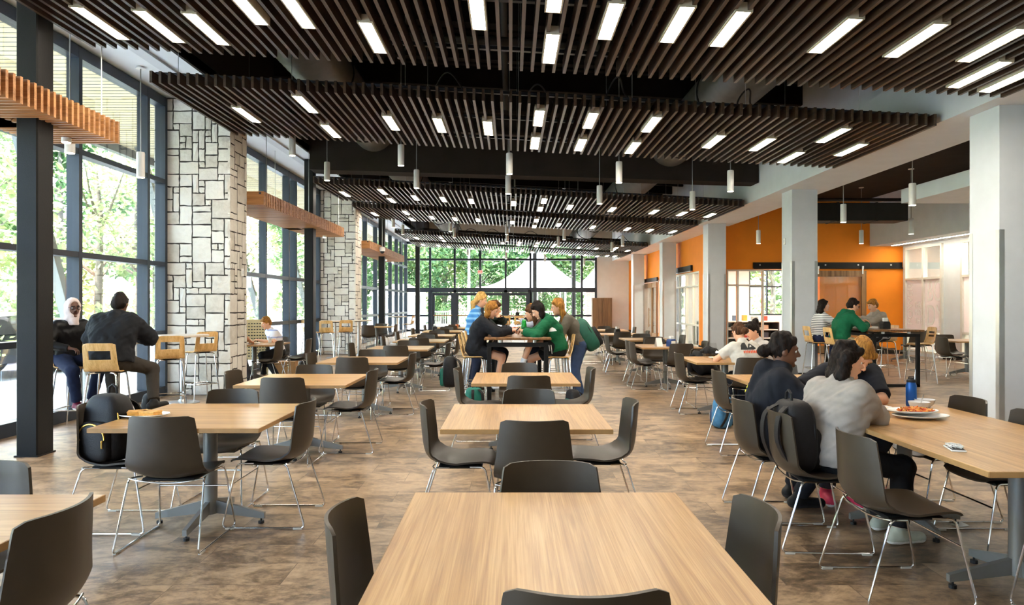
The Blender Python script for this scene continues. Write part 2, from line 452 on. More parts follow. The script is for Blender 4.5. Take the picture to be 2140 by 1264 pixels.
# lettered window on the far right wall
t = NT('frosted film'); tr = t.n('ShaderNodeBsdfTranslucent'); tr.inputs[0].default_value = (.92,.86,.85,1); df = t.n('ShaderNodeBsdfPrincipled')
df.inputs['Base Color'].default_value = rgb(196,182,182); df.inputs['Roughness'].default_value = .25
mx = t.n('ShaderNodeMixShader'); mx.inputs[0].default_value = .5; t.l(tr, 0, mx, 1); t.l(df, 0, mx, 2); t.l(mx, 0, t.out, 0)
M['frost'] = t.mat
def text_obj(name, s, size, mat, parent, loc, rot, extrude=.002, sx=1.0, align='CENTER'):
    cu = bpy.data.curves.new(name, 'FONT'); cu.body = s; cu.size = size; cu.extrude = extrude
    cu.align_x = align; cu.align_y = 'CENTER'; cu.resolution_u = 4
    tmp = bpy.data.objects.new('tmp', cu); COL.objects.link(tmp); bpy.context.view_layer.update()
    me = bpy.data.meshes.new_from_object(tmp.evaluated_get(bpy.context.evaluated_depsgraph_get()))
    bpy.data.objects.remove(tmp); bpy.data.curves.remove(cu)
    me.materials.clear(); me.materials.append(mat); me.name = name
    o = bpy.data.objects.new(name, me); COL.objects.link(o); o.location = loc; o.rotation_euler = rot; o.scale = (sx, 1, 1)
    if parent is not None: o.parent = parent
    return o
def store_window(name, ys, lettered):
    root = thing(name, None, None); root['kind'] = 'structure'
    f = MB()
    for y in ys: f.box(XR-.06, XR+.06, y-.035, y+.035, .1, 3.22)
    for z in (.1, .72, 2.24, 3.16): f.box(XR-.055, XR+.055, ys[0]-.03, ys[-1]+.03, z, z+.06)
    f.build('frame', M['frame_white'], root)
    for a, b in zip(ys, ys[1:]):
        MB().box(XR-.004, XR+.004, a+.03, b-.03, .16, .72).box(XR-.004, XR+.004, a+.03, b-.03, 2.3, 3.16).build('pane', M['glass_in'], root)
        MB().box(XR-.006, XR+.006, a+.03, b-.03, .78, 2.24).build('frosted_pane', M['frost'], root)
    if lettered:
        R = (PI/2, 0, -PI/2)
        text_obj('lettering', 'BO', .86, M['plastic_white'], root, (XR-.012, 19.32, 1.87), R, sx=.62)
        text_obj('lettering', 'DY', .86, M['plastic_white'], root, (XR-.012, 19.32, 1.17), R, sx=.66)
        text_obj('lettering', 'POWER', .36, M['plastic_white'], root, (XR-.012, 20.50, 1.52), (PI/2, -PI/2, -PI/2), sx=1.0)
        for z, s, w in ((1.50, 'THAT', .62), (1.28, 'MADE', .56), (1.03, 'THE', .86)):
            text_obj('lettering', s, .25, M['plastic_white'], root, (XR-.012, 20.08, z), R, sx=w)
    return root
store_window('window_10', [18.98, 19.82, 20.72], True)
store_window('window_11', [14.63, 15.5, 16.4, 17.3, 18.12], False)
store_window('window_12', [9.03, 10.0, 11.0, 12.0, 12.97], False)

# ---- barn doors
def tg(name, label, cat, loc=(0,0,0), rot=0, group=None): return thing(name, label, cat, loc, rot, group)
r = tg('sliding_barn_door', 'bronze framed glass barn door hung in front of the orange wall', 'door', (9.15, YO-.09, 0))
MB().box(0, .14, -.025, .025, .03, 2.54).box(1.53, 1.67, -.025, .025, .03, 2.54).box(.14, 1.53, -.025, .025, .03, .25).box(.14, 1.53, -.025, .025, 2.36, 2.54).build('frame', M['oak'], r)
MB().box(.13, 1.54, -.005, .005, .24, 2.37).build('pane', M['glass_in'], r)
for x in (.2, 1.55): MB().bbox(x-.02, x+.02, -.05, -.026, 2.44, 2.66, .006).cyl(x, -.04, 2.6, 2.68, .03).build('hanger', M['alu'], r)
r = tg('sliding_door_track', 'long black steel track across the orange wall above the openings', 'track', (0, YO, 0))
MB().box(7.40, 11.95, -.05, 0, 2.62, 2.80).build('rail', M['black_steel'], r)
MB().box(7.40, 11.95, -.09, -.05, 2.60, 2.645).build('guide', M['black_steel'], r)
for x in (7.6, 8.6, 9.6, 10.6, 11.6): MB().box(x-.02, x+.02, -.062, -.05, 2.70, 2.74).build('bolt', M['alu'], r)
r = tg('sliding_glass_door', 'pair of tall glass sliding doors with bar handles in the orange wall', 'door', (6.5, 30.4, 0))
for y0, y1 in ((0, 1.0), (1.06, 3.7)):
    MB().box(-.03, .03, y0, y0+.09, .02, 2.5).box(-.03, .03, y1-.09, y1, .02, 2.5).box(-.03, .03, y0+.09, y1-.09, 2.28, 2.5).box(-.03, .03, y0+.09, y1-.09, .02, .2).build('frame', M['oak'], r)
    MB().box(-.004, .004, y0+.08, y1-.08, .19, 2.29).build('pane', M['glass_in'], r)
for y in (.5, 1.35):
    MB().tube([(-.09, y, .45), (-.09, y, 1.35)], .018, 10).tube([(-.09, y, .55), (-.02, y, .55)], .012).tube([(-.09, y, 1.25), (-.02, y, 1.25)], .012).build('handle', M['oak'], r)
MB().box(-.06, .0, -.2, 4.0, 2.55, 2.72).build('rail', M['black_steel'], r)
r = tg('door_rail_box', 'short black track box on the orange wall over the white framed storefront', 'track', (6.545, 24.6, 0))
MB().bbox(-.08, 0, 0, 2.6, 2.72, 2.93, .01).build('housing', M['black_steel'], r)
MB().box(-.1, -.03, 0, 2.6, 2.70, 2.725).build('guide', M['alu'], r)

# ---- columns and pillars
def steel_column(y, label):
    r = tg('steel_column', label, 'column', (-4.84, y, 0), 0, 'black steel columns along the windows')
    b = MB(); w, d, th = .215, .25, .016
    b.bbox(-w/2, w/2, -d/2, d/2, 0, 4.99, .012)
    b.build('shaft', M['black_steel'], r)
    MB().box(-w/2-.012, w/2+.012, -d/2-.012, d/2+.012, 0, .015).build('base_plate', M['black_steel'], r)
steel_column(6.945, 'thick black steel column nearest the camera by the tall windows')
steel_column(16.45, 'black steel column just in front of the farther stone pillar')
steel_column(25.6, 'slim looking black steel column beyond both stone pillars')
steel_column(35.4, 'black steel column at the far corner beside the back doors')

def ashlar(W, H, seed, u=.105):
    rnd = random.Random(seed); nx, nz = int(round(W/u)), int(round(H/u)); ux, uz = W/nx, H/nz
    g = [[0]*nz for _ in range(nx)]; out = []
    sizes = [(4,3),(3,3),(3,2),(2,2),(4,2),(2,3),(2,1),(3,1),(1,2),(1,3),(3,4),(2,2),(3,2),(1,1)]
    wts = [3,5,6,5,3,4,3,3,1.5,1,2,4,5,1]
    for k in range(nz):
        for i in range(nx):
            if g[i][k]: continue
            for _ in range(12):
                a, b = rnd.choices(sizes, wts)[0]
                if i+a <= nx and k+b <= nz and not any(g[p][q] for p in range(i, i+a) for q in range(k, k+b)): break
            else: a, b = 1, 1
            for p in range(i, i+a):
                for q in range(k, k+b): g[p][q] = 1
            out.append((i*ux, (i+a)*ux, k*uz, (k+b)*uz))
    return out
def stone_pillar(y0, y1, label, seed):
    x0, x1 = XL-.15, -4.71
    r = tg('stone_pillar', label, 'pillar', ((x0+x1)/2, (y0+y1)/2, 0), 0, 'stone clad pillars on the window side')
    hx, hy = (x1-x0)/2, (y1-y0)/2
    MB().box(-hx+.013, hx-.013, -hy+.013, hy-.013, 0, 4.99).build('core', M['mortar'], r)
    rnd = random.Random(seed)
    for face in range(4):
        W = (2*hx if face % 2 == 0 else 2*hy); b = MB()
        for a, c, z0, z1 in ashlar(W, 4.98, seed+face):
            g = .0105; t = rnd.uniform(.0, .008); s0 = len(b.v)
            u0, u1, zz0, zz1 = a-W/2+g, c-W/2-g, z0+g, z1-g
            # a rough faced block: bulged front with uneven corners
            n = 3; vs = []; fs = []
            for i in range(n+1):
                for k in range(n+1):
                    edge = i in (0,n) or k in (0,n)
                    jx = rnd.uniform(-.006,.006); jz = rnd.uniform(-.006,.006)
                    out = .002 if edge else .006+t+rnd.uniform(-.004,.005)
                    vs.append((u0+(u1-u0)*i/n+jx, out, zz0+(zz1-zz0)*k/n+jz))
            for i in range(n):
                for k in range(n):
                    p = i*(n+1)+k; fs.append((p, p+n+1, p+n+2, p+1))
            K = len(vs); ring = [i*(n+1) for i in range(n+1)] + [n*(n+1)+k for k in range(1,n+1)] + [i*(n+1)+n for i in range(n-1,-1,-1)] + [k for k in range(n-1,0,-1)]
            vs += [(vs[p][0], -.035, vs[p][2]) for p in ring]
            for q in range(len(ring)):
                p2 = (q+1) % len(ring); fs.append((ring[q], K+q, K+p2, ring[p2]))
            b.add(vs, fs)
        # local frame: u along face, second coordinate is outward
        ang = {0:0, 1:PI/2, 2:PI, 3:-PI/2}[face]; d = hy if face % 2 == 0 else hx
        for i, (u, o, z) in enumerate(b.v):
            px, py = u, -(d + o - .012)
            b.v[i] = (px*math.cos(ang)-py*math.sin(ang), px*math.sin(ang)+py*math.cos(ang), z)
        b.build('stone_face', M['stone'], r)
    return r
stone_pillar(11.46, 12.2, 'large stone clad pillar nearest the camera between the windows', 11)
stone_pillar(20.7, 21.55, 'farther stone clad pillar beyond the first one, behind the bar tables', 23)

def white_column(y, label, guard=True):
    r = tg('square_column', label, 'column', (6.105, y, 0), 0, 'square pale columns under the white soffit')
    h = .265
    MB().box(-h, h, -h, h, 0, 3.909).build('shaft', M['grey_paint'], r)
    MB().box(-h-.008, h+.008, -h-.008, h+.008, 0, .1).build('baseboard', M['dark_paint'], r)
    if guard:
        for sx in (-1, 1):
            for sy in (-1, 1):
                g = MB(); x, y_ = sx*(h+.002), sy*(h+.002)
                g.box(min(x, x-sx*.06), max(x, x-sx*.06), min(y_, y_+sy*.003), max(y_, y_+sy*.003), .1, 2.42)
                g.box(min(x, x+sx*.003), max(x, x+sx*.003), min(y_, y_-sy*.06), max(y_, y_-sy*.06), .1, 2.42)
                g.build('corner_guard', M['alu'], r)
white_column(8.43, 'wide pale grey column nearest the camera at the end of the long table')
white_column(14.46, 'second pale square column, beside the girl in the grey logo t-shirt')
white_column(20.5, 'third pale square column, left of the white framed window wall')
white_column(26.6, 'fourth pale square column, between glass doors and white storefront')
white_column(32.9, 'fifth and slimmest looking pale column, left of the sliding glass doors')

# ---- wall plates
def plate(loc, label, face):
    r = tg('wall_plate', label, 'switch', loc, 0, 'white plates and switches')
    b = MB()
    if face == 'x+': b.bbox(0, .02, -.04, .04, -.07, .07, .006)
    elif face == 'x-': b.bbox(-.02, 0, -.04, .04, -.07, .07, .006)
    else: b.bbox(-.04, .04, -.02, 0, -.07, .07, .006)
    b.build('cover', M['plastic_white'], r)
    b = MB()
    if face == 'x+': b.box(.02, .026, -.015, .015, -.03, .03)
    elif face == 'x-': b.box(-.026, -.02, -.015, .015, -.03, .03)
    else: b.box(-.015, .015, -.026, -.02, -.03, .03)
    b.build('button', M['grey_paint'], r)
plate((-4.69, 11.9, 2.08), 'white thermostat plate on the side of the nearer stone pillar', 'x+')
plate((-4.69, 21.2, 2.07), 'white plate on the side of the farther stone pillar', 'x+')
plate((5.838, 14.55, 2.86), 'white double plate high on the second pale column', 'x-')
plate((6.548, 36.6, 1.93), 'white plate on the orange strip at the far right end', 'x-')
# ---- exit sign
r = tg('exit_sign', 'small white sign with red letters above the back doors', 'sign', (BX(1003.6), YB-.1, 3.30))
MB().bbox(-.14, .14, -.02, .02, -.11, .11, .006).box(-.02, .02, 0, .08, -.03, .03).build('panel', M['plastic_white'], r)
M['red_letter'] = emit('lit red letters', (1,.05,.03,1), 1.6)
text_obj('lettering', 'EXIT', .16, M['red_letter'], r, (0, -.024, 0), (PI/2, 0, 0), sx=.72)

# ---- back wood cabinet
r = tg('wood_cabinet', 'tall brown wood grain cabinet at the far right of the back windows', 'cabinet', ((1257.5-U0)*37.3/F, 37.3, 0))
M['cab'] = wood('grey brown cabinet veneer', rgb(112,86,60), rgb(132,104,74), rgb(84,62,42), 2, .5, .8)
MB().bbox(-.53, .53, -.25, .25, .08, 1.86, .004).build('body', M['cab'], r)
MB().box(-.5, .5, -.22, .22, 0, .08).build('plinth', M['dark_paint'], r)
for s in (-1, 1): MB().bbox(min(s*.005, s*.52), max(s*.005, s*.52), -.272, -.252, .1, 1.85, .003).build('door', M['cab'], r)

# ---- kitchen counter behind the window wall
r = tg('service_counter', 'dark counter with open shelves seen through the white framed windows', 'counter', (7.6, 24.5, 0))
MB().bbox(-.85, 1.9, -.35, .35, .88, .93, .006).build('worktop', M['grey_paint'], r)
MB().box(-.85, 1.9, .3, .34, 0, .88).box(-.85, -.8, -.33, .3, 0, .88).box(1.85, 1.9, -.33, .3, 0, .88).box(.5, .54, -.33, .3, 0, .88).build('carcass', M['frame_dark'], r)
for z in (.3, .6): MB().box(-.8, 1.85, -.33, .3, z, z+.03).build('shelf', M['grey_paint'], r)
cols = [rgb(200,60,40), rgb(230,226,220), rgb(70,90,120), rgb(210,150,60), rgb(150,150,150)]
bm_ = [simple('carton %d' % i, c, .6) for i, c in enumerate(cols)]
rnd = random.Random(3); kk = 0
for z, nm in ((.93, 'on top of the dark service counter'), (.63, 'on the upper shelf of the dark service counter'), (.33, 'on the lower shelf of the dark service counter')):
    x = 6.9
    for k in range(6):
        w, h = rnd.uniform(.12, .22), rnd.uniform(.1, .2); x += .36
        if 8.08 < x < 8.2: continue
        b = tg('carton', 'small carton or tin %s' % nm, 'box', (x, 24.4, z+.003), rnd.uniform(-.2, .2), 'cartons ' + nm)
        MB().bbox(-w/2, w/2, -.09, .09, 0, h, .004).build('box', bm_[kk % 5], b); kk += 1
        MB().box(-w/2+.005, w/2-.005, -.02, .02, h, h+.002).build('tape', M['beige_paint'], b)

# ---- ducts and pipes over the slats
def spiral_duct(x, z, y0, y1, rad, label, mat):
    r = tg('ceiling_duct', label, 'duct', (x, y0, z))
    b = MB(); path, rs = [], []
    n = int((y1-y0)/.09)
    for i in range(n+1):
        path.append((0, i*(y1-y0)/n, 0)); rs.append(rad + (.012 if i % 2 else 0))
    b.tube(path, rs, 28, caps=True); b.build('shell', M[mat], r, smooth=True, angle=70)
    b = MB()
    for yy in np.arange(1.5, y1-y0, 3.0): b.tube([(rad*1.02*math.cos(a), yy, rad*1.02*math.sin(a)) for a in np.linspace(0, 2*PI, 25)], .02, 6)
    b.build('hanger_band', M['duct_dark'], r)
spiral_duct(-3.1, 5.42, 1, 37, .44, 'big dark round duct above the left half of the slat ceiling', 'duct')
spiral_duct(3.6, 5.1, 1, 37, .46, 'big grey round duct above the right half of the slat ceiling', 'duct')
r = tg('ceiling_duct', 'dark rectangular duct crossing the dark ceiling before the orange wall', 'duct', (6.8, 16.2, 3.47))
MB().bbox(0, 2.45, -.3, .3, 0, .42, .01).build('shell', M['duct_dark'], r)
MB().box(.8, .84, -.31, .31, -.01, .43).box(1.7, 1.74, -.31, .31, -.01, .43).build('flange', M['duct_dark'], r)
for i, (p, rad, lab) in enumerate([
    ([(-4.5, 9.3, 5.35), (-1, 9.3, 5.15), (5.5, 9.3, 4.8)], .06, 'dark sprinkler pipe running crosswise above the front slat panels'),
    ([(-.1, 2, 5.4), (-.1, 37, 5.4)], .05, 'dark straight pipe along the middle above the slats'),
    ([(2.1, 13.2, 4.85), (4.6, 13.6, 4.75), (4.6, 15.4, 4.75)], .045, 'bent dark pipe above the gap before the cross beam'),
    ([(6.7, 18.5, 4.35), (11.5, 18.5, 4.35)], .05, 'dark pipe under the dark ceiling before the orange wall'),
    ([(6.9, 10.8, 4.3), (9.3, 10.8, 4.3)], .05, 'dark pipe near the pendant beside the nearest pale column')]):
    r = tg('ceiling_pipe', lab, 'pipe', p[0]); q = [tuple(np.subtract(a, p[0])) for a in p]
    MB().tube(q, rad, 10).build('pipe', M['duct_dark'], r, smooth=True)
    b = MB(); 
    for a in q[:1] + q[-1:]: b.ball(a, rad*1.35)
    b.build('fitting', M['duct_dark'], r, smooth=True)
# loops of cable lying on the slats
for i, (px, py, d, w) in enumerate([(940, 164, 10, .8), (1125, 185, 9.6, .55), (1290, 175, 9.0, .3), (1560, 250, 9.2, .25), (985, 503, 28.5, .9), (1030, 505, 28.2, .8), (1110, 498, 28.2, .9), (1300, 505, 28, .6)]):
    x, y, z = pt(px, py, d); z0 = zc(x)+.2
    r = tg('loose_cable', 'thin black cable arching up above the %s slat panels' % ('front' if d < 15 else 'far'), 'cable', (x, y, z0), 0, 'loose cables above the %s slats' % ('front' if d < 15 else 'far'))
    h = max(.2, z-z0)
    MB().tube([(-w/2+w*t, .1*math.sin(9*t), h*math.sin(PI*t)*(1+.2*math.sin(5*t))) for t in np.linspace(0, 1, 20)], .012, 6).build('cord', M['rubber'], r, smooth=True)
# ================================================================== hung slat panels, lamps, pendants
CL, CR, STEP = -4.67, 5.5, .119
SL = math.atan(.0551)
def slat_panel(y0, y1, label):
    r = tg('slat_ceiling_panel', label, 'ceiling panel', (0, y0, zc(0)), 0, 'dark wood slat ceiling panels')
    b = MB(); n = int((CR-CL)/STEP)+1; L = y1-y0
    for i in range(n):
        x = CL + i*(CR-CL)/(n-1); z = zc(x)-zc(0)
        b.box(x-.017, x+.017, 0, L, z, z+.153)
    b.build('slats', M['slat'], r)
    for yy in (.18, L/2, L-.18):
        MB().extrude([(CL-.02, zc(CL)-zc(0)+.153), (CR+.02, zc(CR)-zc(0)+.153), (CR+.02, zc(CR)-zc(0)+.19), (CL-.02, zc(CL)-zc(0)+.19)], 1, yy-.025, yy+.025).build('carrier_rail', M['frame_dark'], r)
    for x in (-4.4, -2.9, -1.4, .1, 1.6, 3.1, 4.6):
        for yy in (.18, L-.18):
            MB().tube([(x, yy, zc(x)-zc(0)+.18), (x, yy, zc(x)-zc(0)+.18+(.4 if x < -4.5 else 1.7))], .004, 5).build('hanger_wire', M['alu'], r)
    return r
panels = [(.85, 3.65, None), (4.85, 7.65, 'front slat ceiling panel with the biggest lit lamps, at the top of the photo'), (8.85, 11.65, 'second slat ceiling panel from the camera, above the middle tables'),
          (16.15, 19.0, 'third slat ceiling panel, first of the far pair beyond the cross beam'), (20.1, 23.1, 'fourth slat ceiling panel, just behind the third one'),
          (27.5, 30.4, 'fifth slat ceiling panel, low against the back windows'), (31.4, 34.4, 'sixth and farthest slat ceiling panel before the back windows')]
for a, b_, lab in panels: slat_panel(a, b_, lab or 'slat ceiling panel overhead nearest the camera, above the first table')

# linear lamps: a trim with a lit diffuser, set flush between the slats
LW, LL = .060, .39
fr = MB().box(-LW-.016, -LW, -LL-.012, LL+.012, -.012, .05).box(LW, LW+.016, -LL-.012, LL+.012, -.012, .05).box(-LW, LW, -LL-.012, -LL, -.012, .05).box(-LW, LW, LL, LL+.012, -.012, .05).box(-LW-.012, LW+.012, -LL-.012, LL+.012, .05, .07)
FRM = fr.mesh('lamp_trim', M['lamp_frame']); DIF = MB().box(-LW, LW, -LL, LL, -.009, .0).mesh('lamp_diffuser', M['lamp'])
def linear_lamp(x, y, label, group):
    r = tg('linear_ceiling_lamp', label, 'ceiling lamp', (x, y, zc(x)-.004), 0, group)
    r.rotation_euler = (0, SL, 0)
    for nm, me in (('trim', FRM), ('diffuser', DIF)):
        o = bpy.data.objects.new(nm, me); COL.objects.link(o); o.parent = r
def on_panel(px, py):
    dx_, dz_ = (px-U0)/F, (V0-py)/F
    d = (zc(0)-EYE)/(dz_+.0551*dx_)
    return dx_*d, d
rows = {
 'front': [(212,48),(335,55),(433,60),(515,12),(620,20),(780,78),(998,22),(1162,-20),(1151,101),(1275,44),(1414,51),(1524,60),(1743,74),(1911,84),(2073,94),(2044,155),(2112,165)],
 'second': [(516,239),(639,217),(692,273),(818,256),(919,261),(1020,267),(1126,246),(1118,298),(1234,251),(1213,302),(1361,259),(1322,308),(1491,295),(1592,301),(1740,282),(1652,328),(1777,312)],
 'third': [(721,404.5),(799.5,399.8),(818.4,418),(868,412.7),(926.5,415.7),(985,419.5),(1073.5,424.5),(1137,419),(1129,436),(1190.8,432),(1279,437),(1366.5,442),(1425,446),(1483.4,449.3)],
 'fourth': [(783.6,446.8),(848.5,444),(861.4,457.6),(903,454),(951,456.7),(999,459.5),(1071,464),(1121,460),(1116.8,472.5),(1167.5,469),(1238.7,474),(1310.7,478),(1358,481),(1406,483.7)],
 'fifth': [(871,497),(921.8,496.5),(928.8,504),(978,503),(1013.5,506),(1050.6,507.8),(1085.6,506.5),(1084,513),(1122.7,508),(1119,515),(1158.9,511),(1153.5,517),(1209.7,517),(1245.7,519),(1287,518),(1275,525.6),(1311.5,523.5)],
 'sixth': [(884,511),(915.7,512.7),(938,515),(967,517.4),(987,519),(1018,518.6),(1060,525.6),(1092,522.6),(1113,526.6),(1139,528.7),(1160,530),(1191,532),(1222.7,533),(1248,535),(1268.9,534),(1285,535)]}
ORD = ['leftmost','second','third','fourth','fifth','sixth','seventh','eighth','ninth','tenth','eleventh','twelfth','thirteenth','fourteenth','fifteenth','sixteenth','rightmost']
lims = {'front': (4.85,7.65), 'second': (8.85,11.65), 'third': (16.15,19), 'fourth': (20.1,23.1), 'fifth': (27.5,30.4), 'sixth': (31.4,34.4)}
for nm, L in rows.items():
    L = sorted(L)
    for i, (px, py) in enumerate(L):
        x, y = on_panel(px, py); y = min(max(y, lims[nm][0]+.45), lims[nm][1]-.45)
        o = 'rightmost' if i == len(L)-1 else ORD[i]
        lab = ('%s lit lamp' if o in ('leftmost','rightmost') else '%s lit lamp from the left') % o
        linear_lamp(x, y, '%s in the %s slat ceiling panel' % (lab, nm if nm != 'sixth' else 'farthest'), 'linear lamps in the %s slat panel' % (nm if nm != 'sixth' else 'farthest'))
for x in (-3.6, -2.2, -.8, .6, 2.0, 3.4, 4.8):  # unseen lamps added to light the first table
    linear_lamp(x, 1.8 + .5*math.sin(x*3), 'added linear lamp out of view in the slat panel overhead nearest the camera', 'added linear lamps overhead of the first table')

# ---- warm wood canopies along the windows
def canopy(y0, y1, zb, label, col):
    r = tg('slat_canopy', label, 'canopy', (-4.95, y0, zb), 0, 'warm wood slat canopies over the window tables')
    b = MB(); st = .0915; n = int((y1-y0)/st)
    for i in range(n+1):
        y = i*st
        if col is not None and abs(y0+y-col) < .2:
            b.box(-.46, -.05, y-.017, y+.017, 0, .03); b.box(.24, .45, y-.017, y+.017, 0, .25); b.box(-.46, -.1, y-.017, y+.017, 0, .25); continue
        b.box(-.46, .45, y-.017, y+.017, 0, .25)
    b.build('slats', M['slat_light'], r)
    MB().box(-.40, -.36, -.02, y1-y0+.02, .2, .235).box(.36, .40, -.02, y1-y0+.02, .2, .235).build('carrier_rail', M['frame_dark'], r)
    w = MB()
    for yy in np.linspace(.3, y1-y0-.3, 3):
        for x in (-.38, .38): MB().tube([(x, yy, .23), (x, yy, 4.99-zb)], .006, 6).build('hanger_wire', M['alu'], r)
    for yy in (y1-y0-1.9, y1-y0-.35):
        l = MB().cyl(.02, yy, -.05, .0, .05, 16).build('downlight', M['plastic_white'], r)
        MB().cyl(.02, yy, -.056, -.05, .042, 16).build('lens', M['pend_lamp'], l)
canopy(3.9, 7.92, 3.37, 'warm wood slat canopy nearest the camera at the upper left', 6.945)
canopy(12.45, 18.4, 3.33, 'second warm wood slat canopy, between the two stone pillars', 16.45)
canopy(21.8, 28.8, 3.30, 'third warm wood slat canopy, beyond the farther stone pillar', 25.6)

# ---- pendants
def pendant(px, ybot, d, ztop, label, group, h=.37):
    x, y, z = pt(px, ybot, d)
    r = tg('pendant_lamp', label, 'pendant lamp', (x, y, z), 0, group)
    MB().lathe([(.04, .0), (.0575, .0), (.0575, h-.02), (.052, h), (.01, h)], n=20).build('cylinder_shade', M['pend'], r, smooth=True)
    MB().cyl(0, 0, -.003, .003, .05, 20).build('lens', M['pend_lamp'], r)
    MB().cyl(0, 0, h, ztop-z, .008, 8).build('rod', M['pend_rod'], r)
    MB().cyl(0, 0, ztop-z-.02, ztop-z, .065, 18).build('ceiling_rose', M['plastic_white'], r)
pendant(146, 320, 8.43, 4.99, 'short looking white pendant just below the nearest wood canopy', 'white cylinder pendants by the windows')
pendant(294, 371, 10.0, 4.99, 'white cylinder pendant hung from the white ceiling before the nearer stone pillar', 'white cylinder pendants by the windows')
pendant(502.5, 508, 19.0, 4.99, 'small white pendant below the second wood canopy', 'white cylinder pendants by the windows')
for px, yb, d, lab in [(611,325,12.2,'white cylinder pendant farthest left under the second slat panel'), (683.5,377,13.8,'white pendant hanging just left of the dark cross beam end'),
        (838,346,12.1,'white pendant close beside the left round duct'), (870.5,393,13.8,'white pendant lower and right of the left round duct'), (1064.5,364,12.0,'white pendant in the middle, upper one of the close pair'),
        (1062,405,13.9,'white pendant in the middle, lower one of the close pair'), (1293.6,382,12.0,'white pendant in front of the right round duct'), (1253,426,13.8,'white pendant left of the right round duct'),
        (1526.6,400,12.0,'white pendant in front of the right end of the cross beam'), (1447,438,13.8,'white pendant near the right end of the third slat panel')]:
    x = (px-U0)*d/F; pendant(px, yb, d, zdeck(x)-.3, lab, 'white pendants before the cross beam')
for px, yb, d, lab in [(822,475,24,'small far white pendant nearest the left windows'),(842,490,26,'small far white pendant second from the left windows'),(941,483.6,24.5,'small far pendant over the left aisle, upper one'),(949.5,497,26,'small far pendant over the left aisle, lower one'),
        (1058.7,490,24.5,'small far pendant on the room centre line, upper one'),(1060,505,26.3,'small far pendant on the room centre line, lower one'),(1179,501,24.5,'small far pendant right of centre, upper one'),(1166.8,515,26,'small far pendant right of centre, lower one'),(1301,514,24.5,'small far pendant nearest the white soffit, upper one'),(1279,526,26,'small far pendant nearest the white soffit, lower one')]:
    x = (px-U0)*d/F; pendant(px, yb, d, zdeck(x)-.3, lab, 'small far pendants between slat panels')
for px, yb, d, lab in [(977.5,534,36,'tiny far pendant before the back windows, left of the exit sign'),(1057.6,541,35.8,'tiny far pendant before the back windows, right of the exit sign'),(1138.7,547,36,'tiny far pendant before the back windows, second from the right'),(1220.6,554,36,'tiny far pendant before the back windows, rightmost')]:
    x = (px-U0)*d/F; pendant(px, yb, d, zdeck(x)-.3, lab, 'tiny pendants before the back windows')
for px, yb, d, lab in [(1585,509,18.8,'white pendant before the orange wall, left of the second pale column'),(1762.5,464.4,13.9,'white pendant between the two nearest pale columns, larger left one'),(1800,509,18.8,'small white pendant before the orange wall above the barn door'),
        (1906.8,429,11.5,'largest white pendant right, near the nearest pale column'),(1904,489,16.2,'white pendant before the grey bulkhead above the lettered window')]:
    pendant(px, yb, d, 4.74, lab, 'white pendants right of the columns')
# security camera on a rod
r = tg('dome_camera', 'white dome camera hanging on a rod before the third wood canopy', 'camera', pt(799, 523, 23.4))
MB().lathe([(.02,.12),(.09,.11),(.1,0),(.085,-.03)], n=18).build('housing', M['plastic_white'], r, smooth=True)
MB().ball((0,0,-.04), .075, n=14).build('dome', M['rubber'], r, smooth=True)
MB().cyl(0, 0, .12, 5-pt(799,523,23.4)[2], .012, 8).build('rod', M['pend_rod'], r)

# cove lamp washing the lettered window wall, downlights in the soffit over it
r = tg('cove_lamp', 'bright hidden strip lamp over the lettered window at the right', 'lamp', (11.5, 13.0, 3.27))
MB().box(-.03, .03, 0, 7.6, .013, .017).build('diffuser', M['lamp'], r); MB().box(-.05, .05, -.02, 7.62, .017, .020).build('housing', M['lamp_frame'], r)

for x, y, z, lab in ((8.4, 23.6, 3.19, 'flat fill lamp added in the room behind the white framed windows'), (11.6, 23.8, 3.19, 'flat fill lamp added behind the sliding barn door'), (8.6, 32, 3.19, 'flat fill lamp added behind the sliding glass doors'), (13.3, 17.5, 3.49, 'flat fill lamp added in the corridor behind the lettered window'), (13.3, 11.5, 3.49, 'flat fill lamp added farther along the corridor')):  # fill lamps added to brighten the rooms behind the glass
    r = tg('added_fill_lamp', lab, 'ceiling lamp', (x, y, z)); MB().box(-.6, .6, -.6, .6, -.012, 0).build('diffuser', M['lamp'], r); MB().box(-.63, -.6, -.63, .63, -.02, 0).box(.6, .63, -.63, .63, -.02, 0).box(-.6, .6, -.63, -.6, -.02, 0).box(-.6, .6, .6, .63, -.02, 0).build('trim', M['lamp_frame'], r)
# ================================================================== camera, sky, outside
cd = bpy.data.cameras.new('camera'); cam = bpy.data.objects.new('camera', cd); COL.objects.link(cam)
cam.location = (0, 0, EYE); cam.rotation_euler = (PI/2, 0, 0)
cd.sensor_width = 36; cd.lens = F/2140*36; cd.shift_x = 2/2140; cd.shift_y = 3/2140; cd.clip_end = 500; cd.clip_start = .05
SC.camera = cam
SC.view_settings.view_transform = 'Standard'; SC.view_settings.look = 'None'; SC.view_settings.gamma = 1.0
SC.view_settings.exposure = EXPOSURE
w = bpy.data.worlds.new('sky'); SC.world = w; w.use_nodes = True
nt = w.node_tree; nt.nodes.clear()
sky = nt.nodes.new('ShaderNodeTexSky'); sky.sky_type = 'NISHITA'; sky.sun_disc = False; sky.sun_elevation = math.radians(48); sky.sun_rotation = math.radians(-20)
sky.altitude = 100; sky.air_density = 1.0; sky.dust_density = 2.5
bg = nt.nodes.new('ShaderNodeBackground'); bg.inputs[1].default_value = SKY
wo = nt.nodes.new('ShaderNodeOutputWorld'); nt.links.new(sky.outputs[0], bg.inputs[0]); nt.links.new(bg.outputs[0], wo.inputs[0])
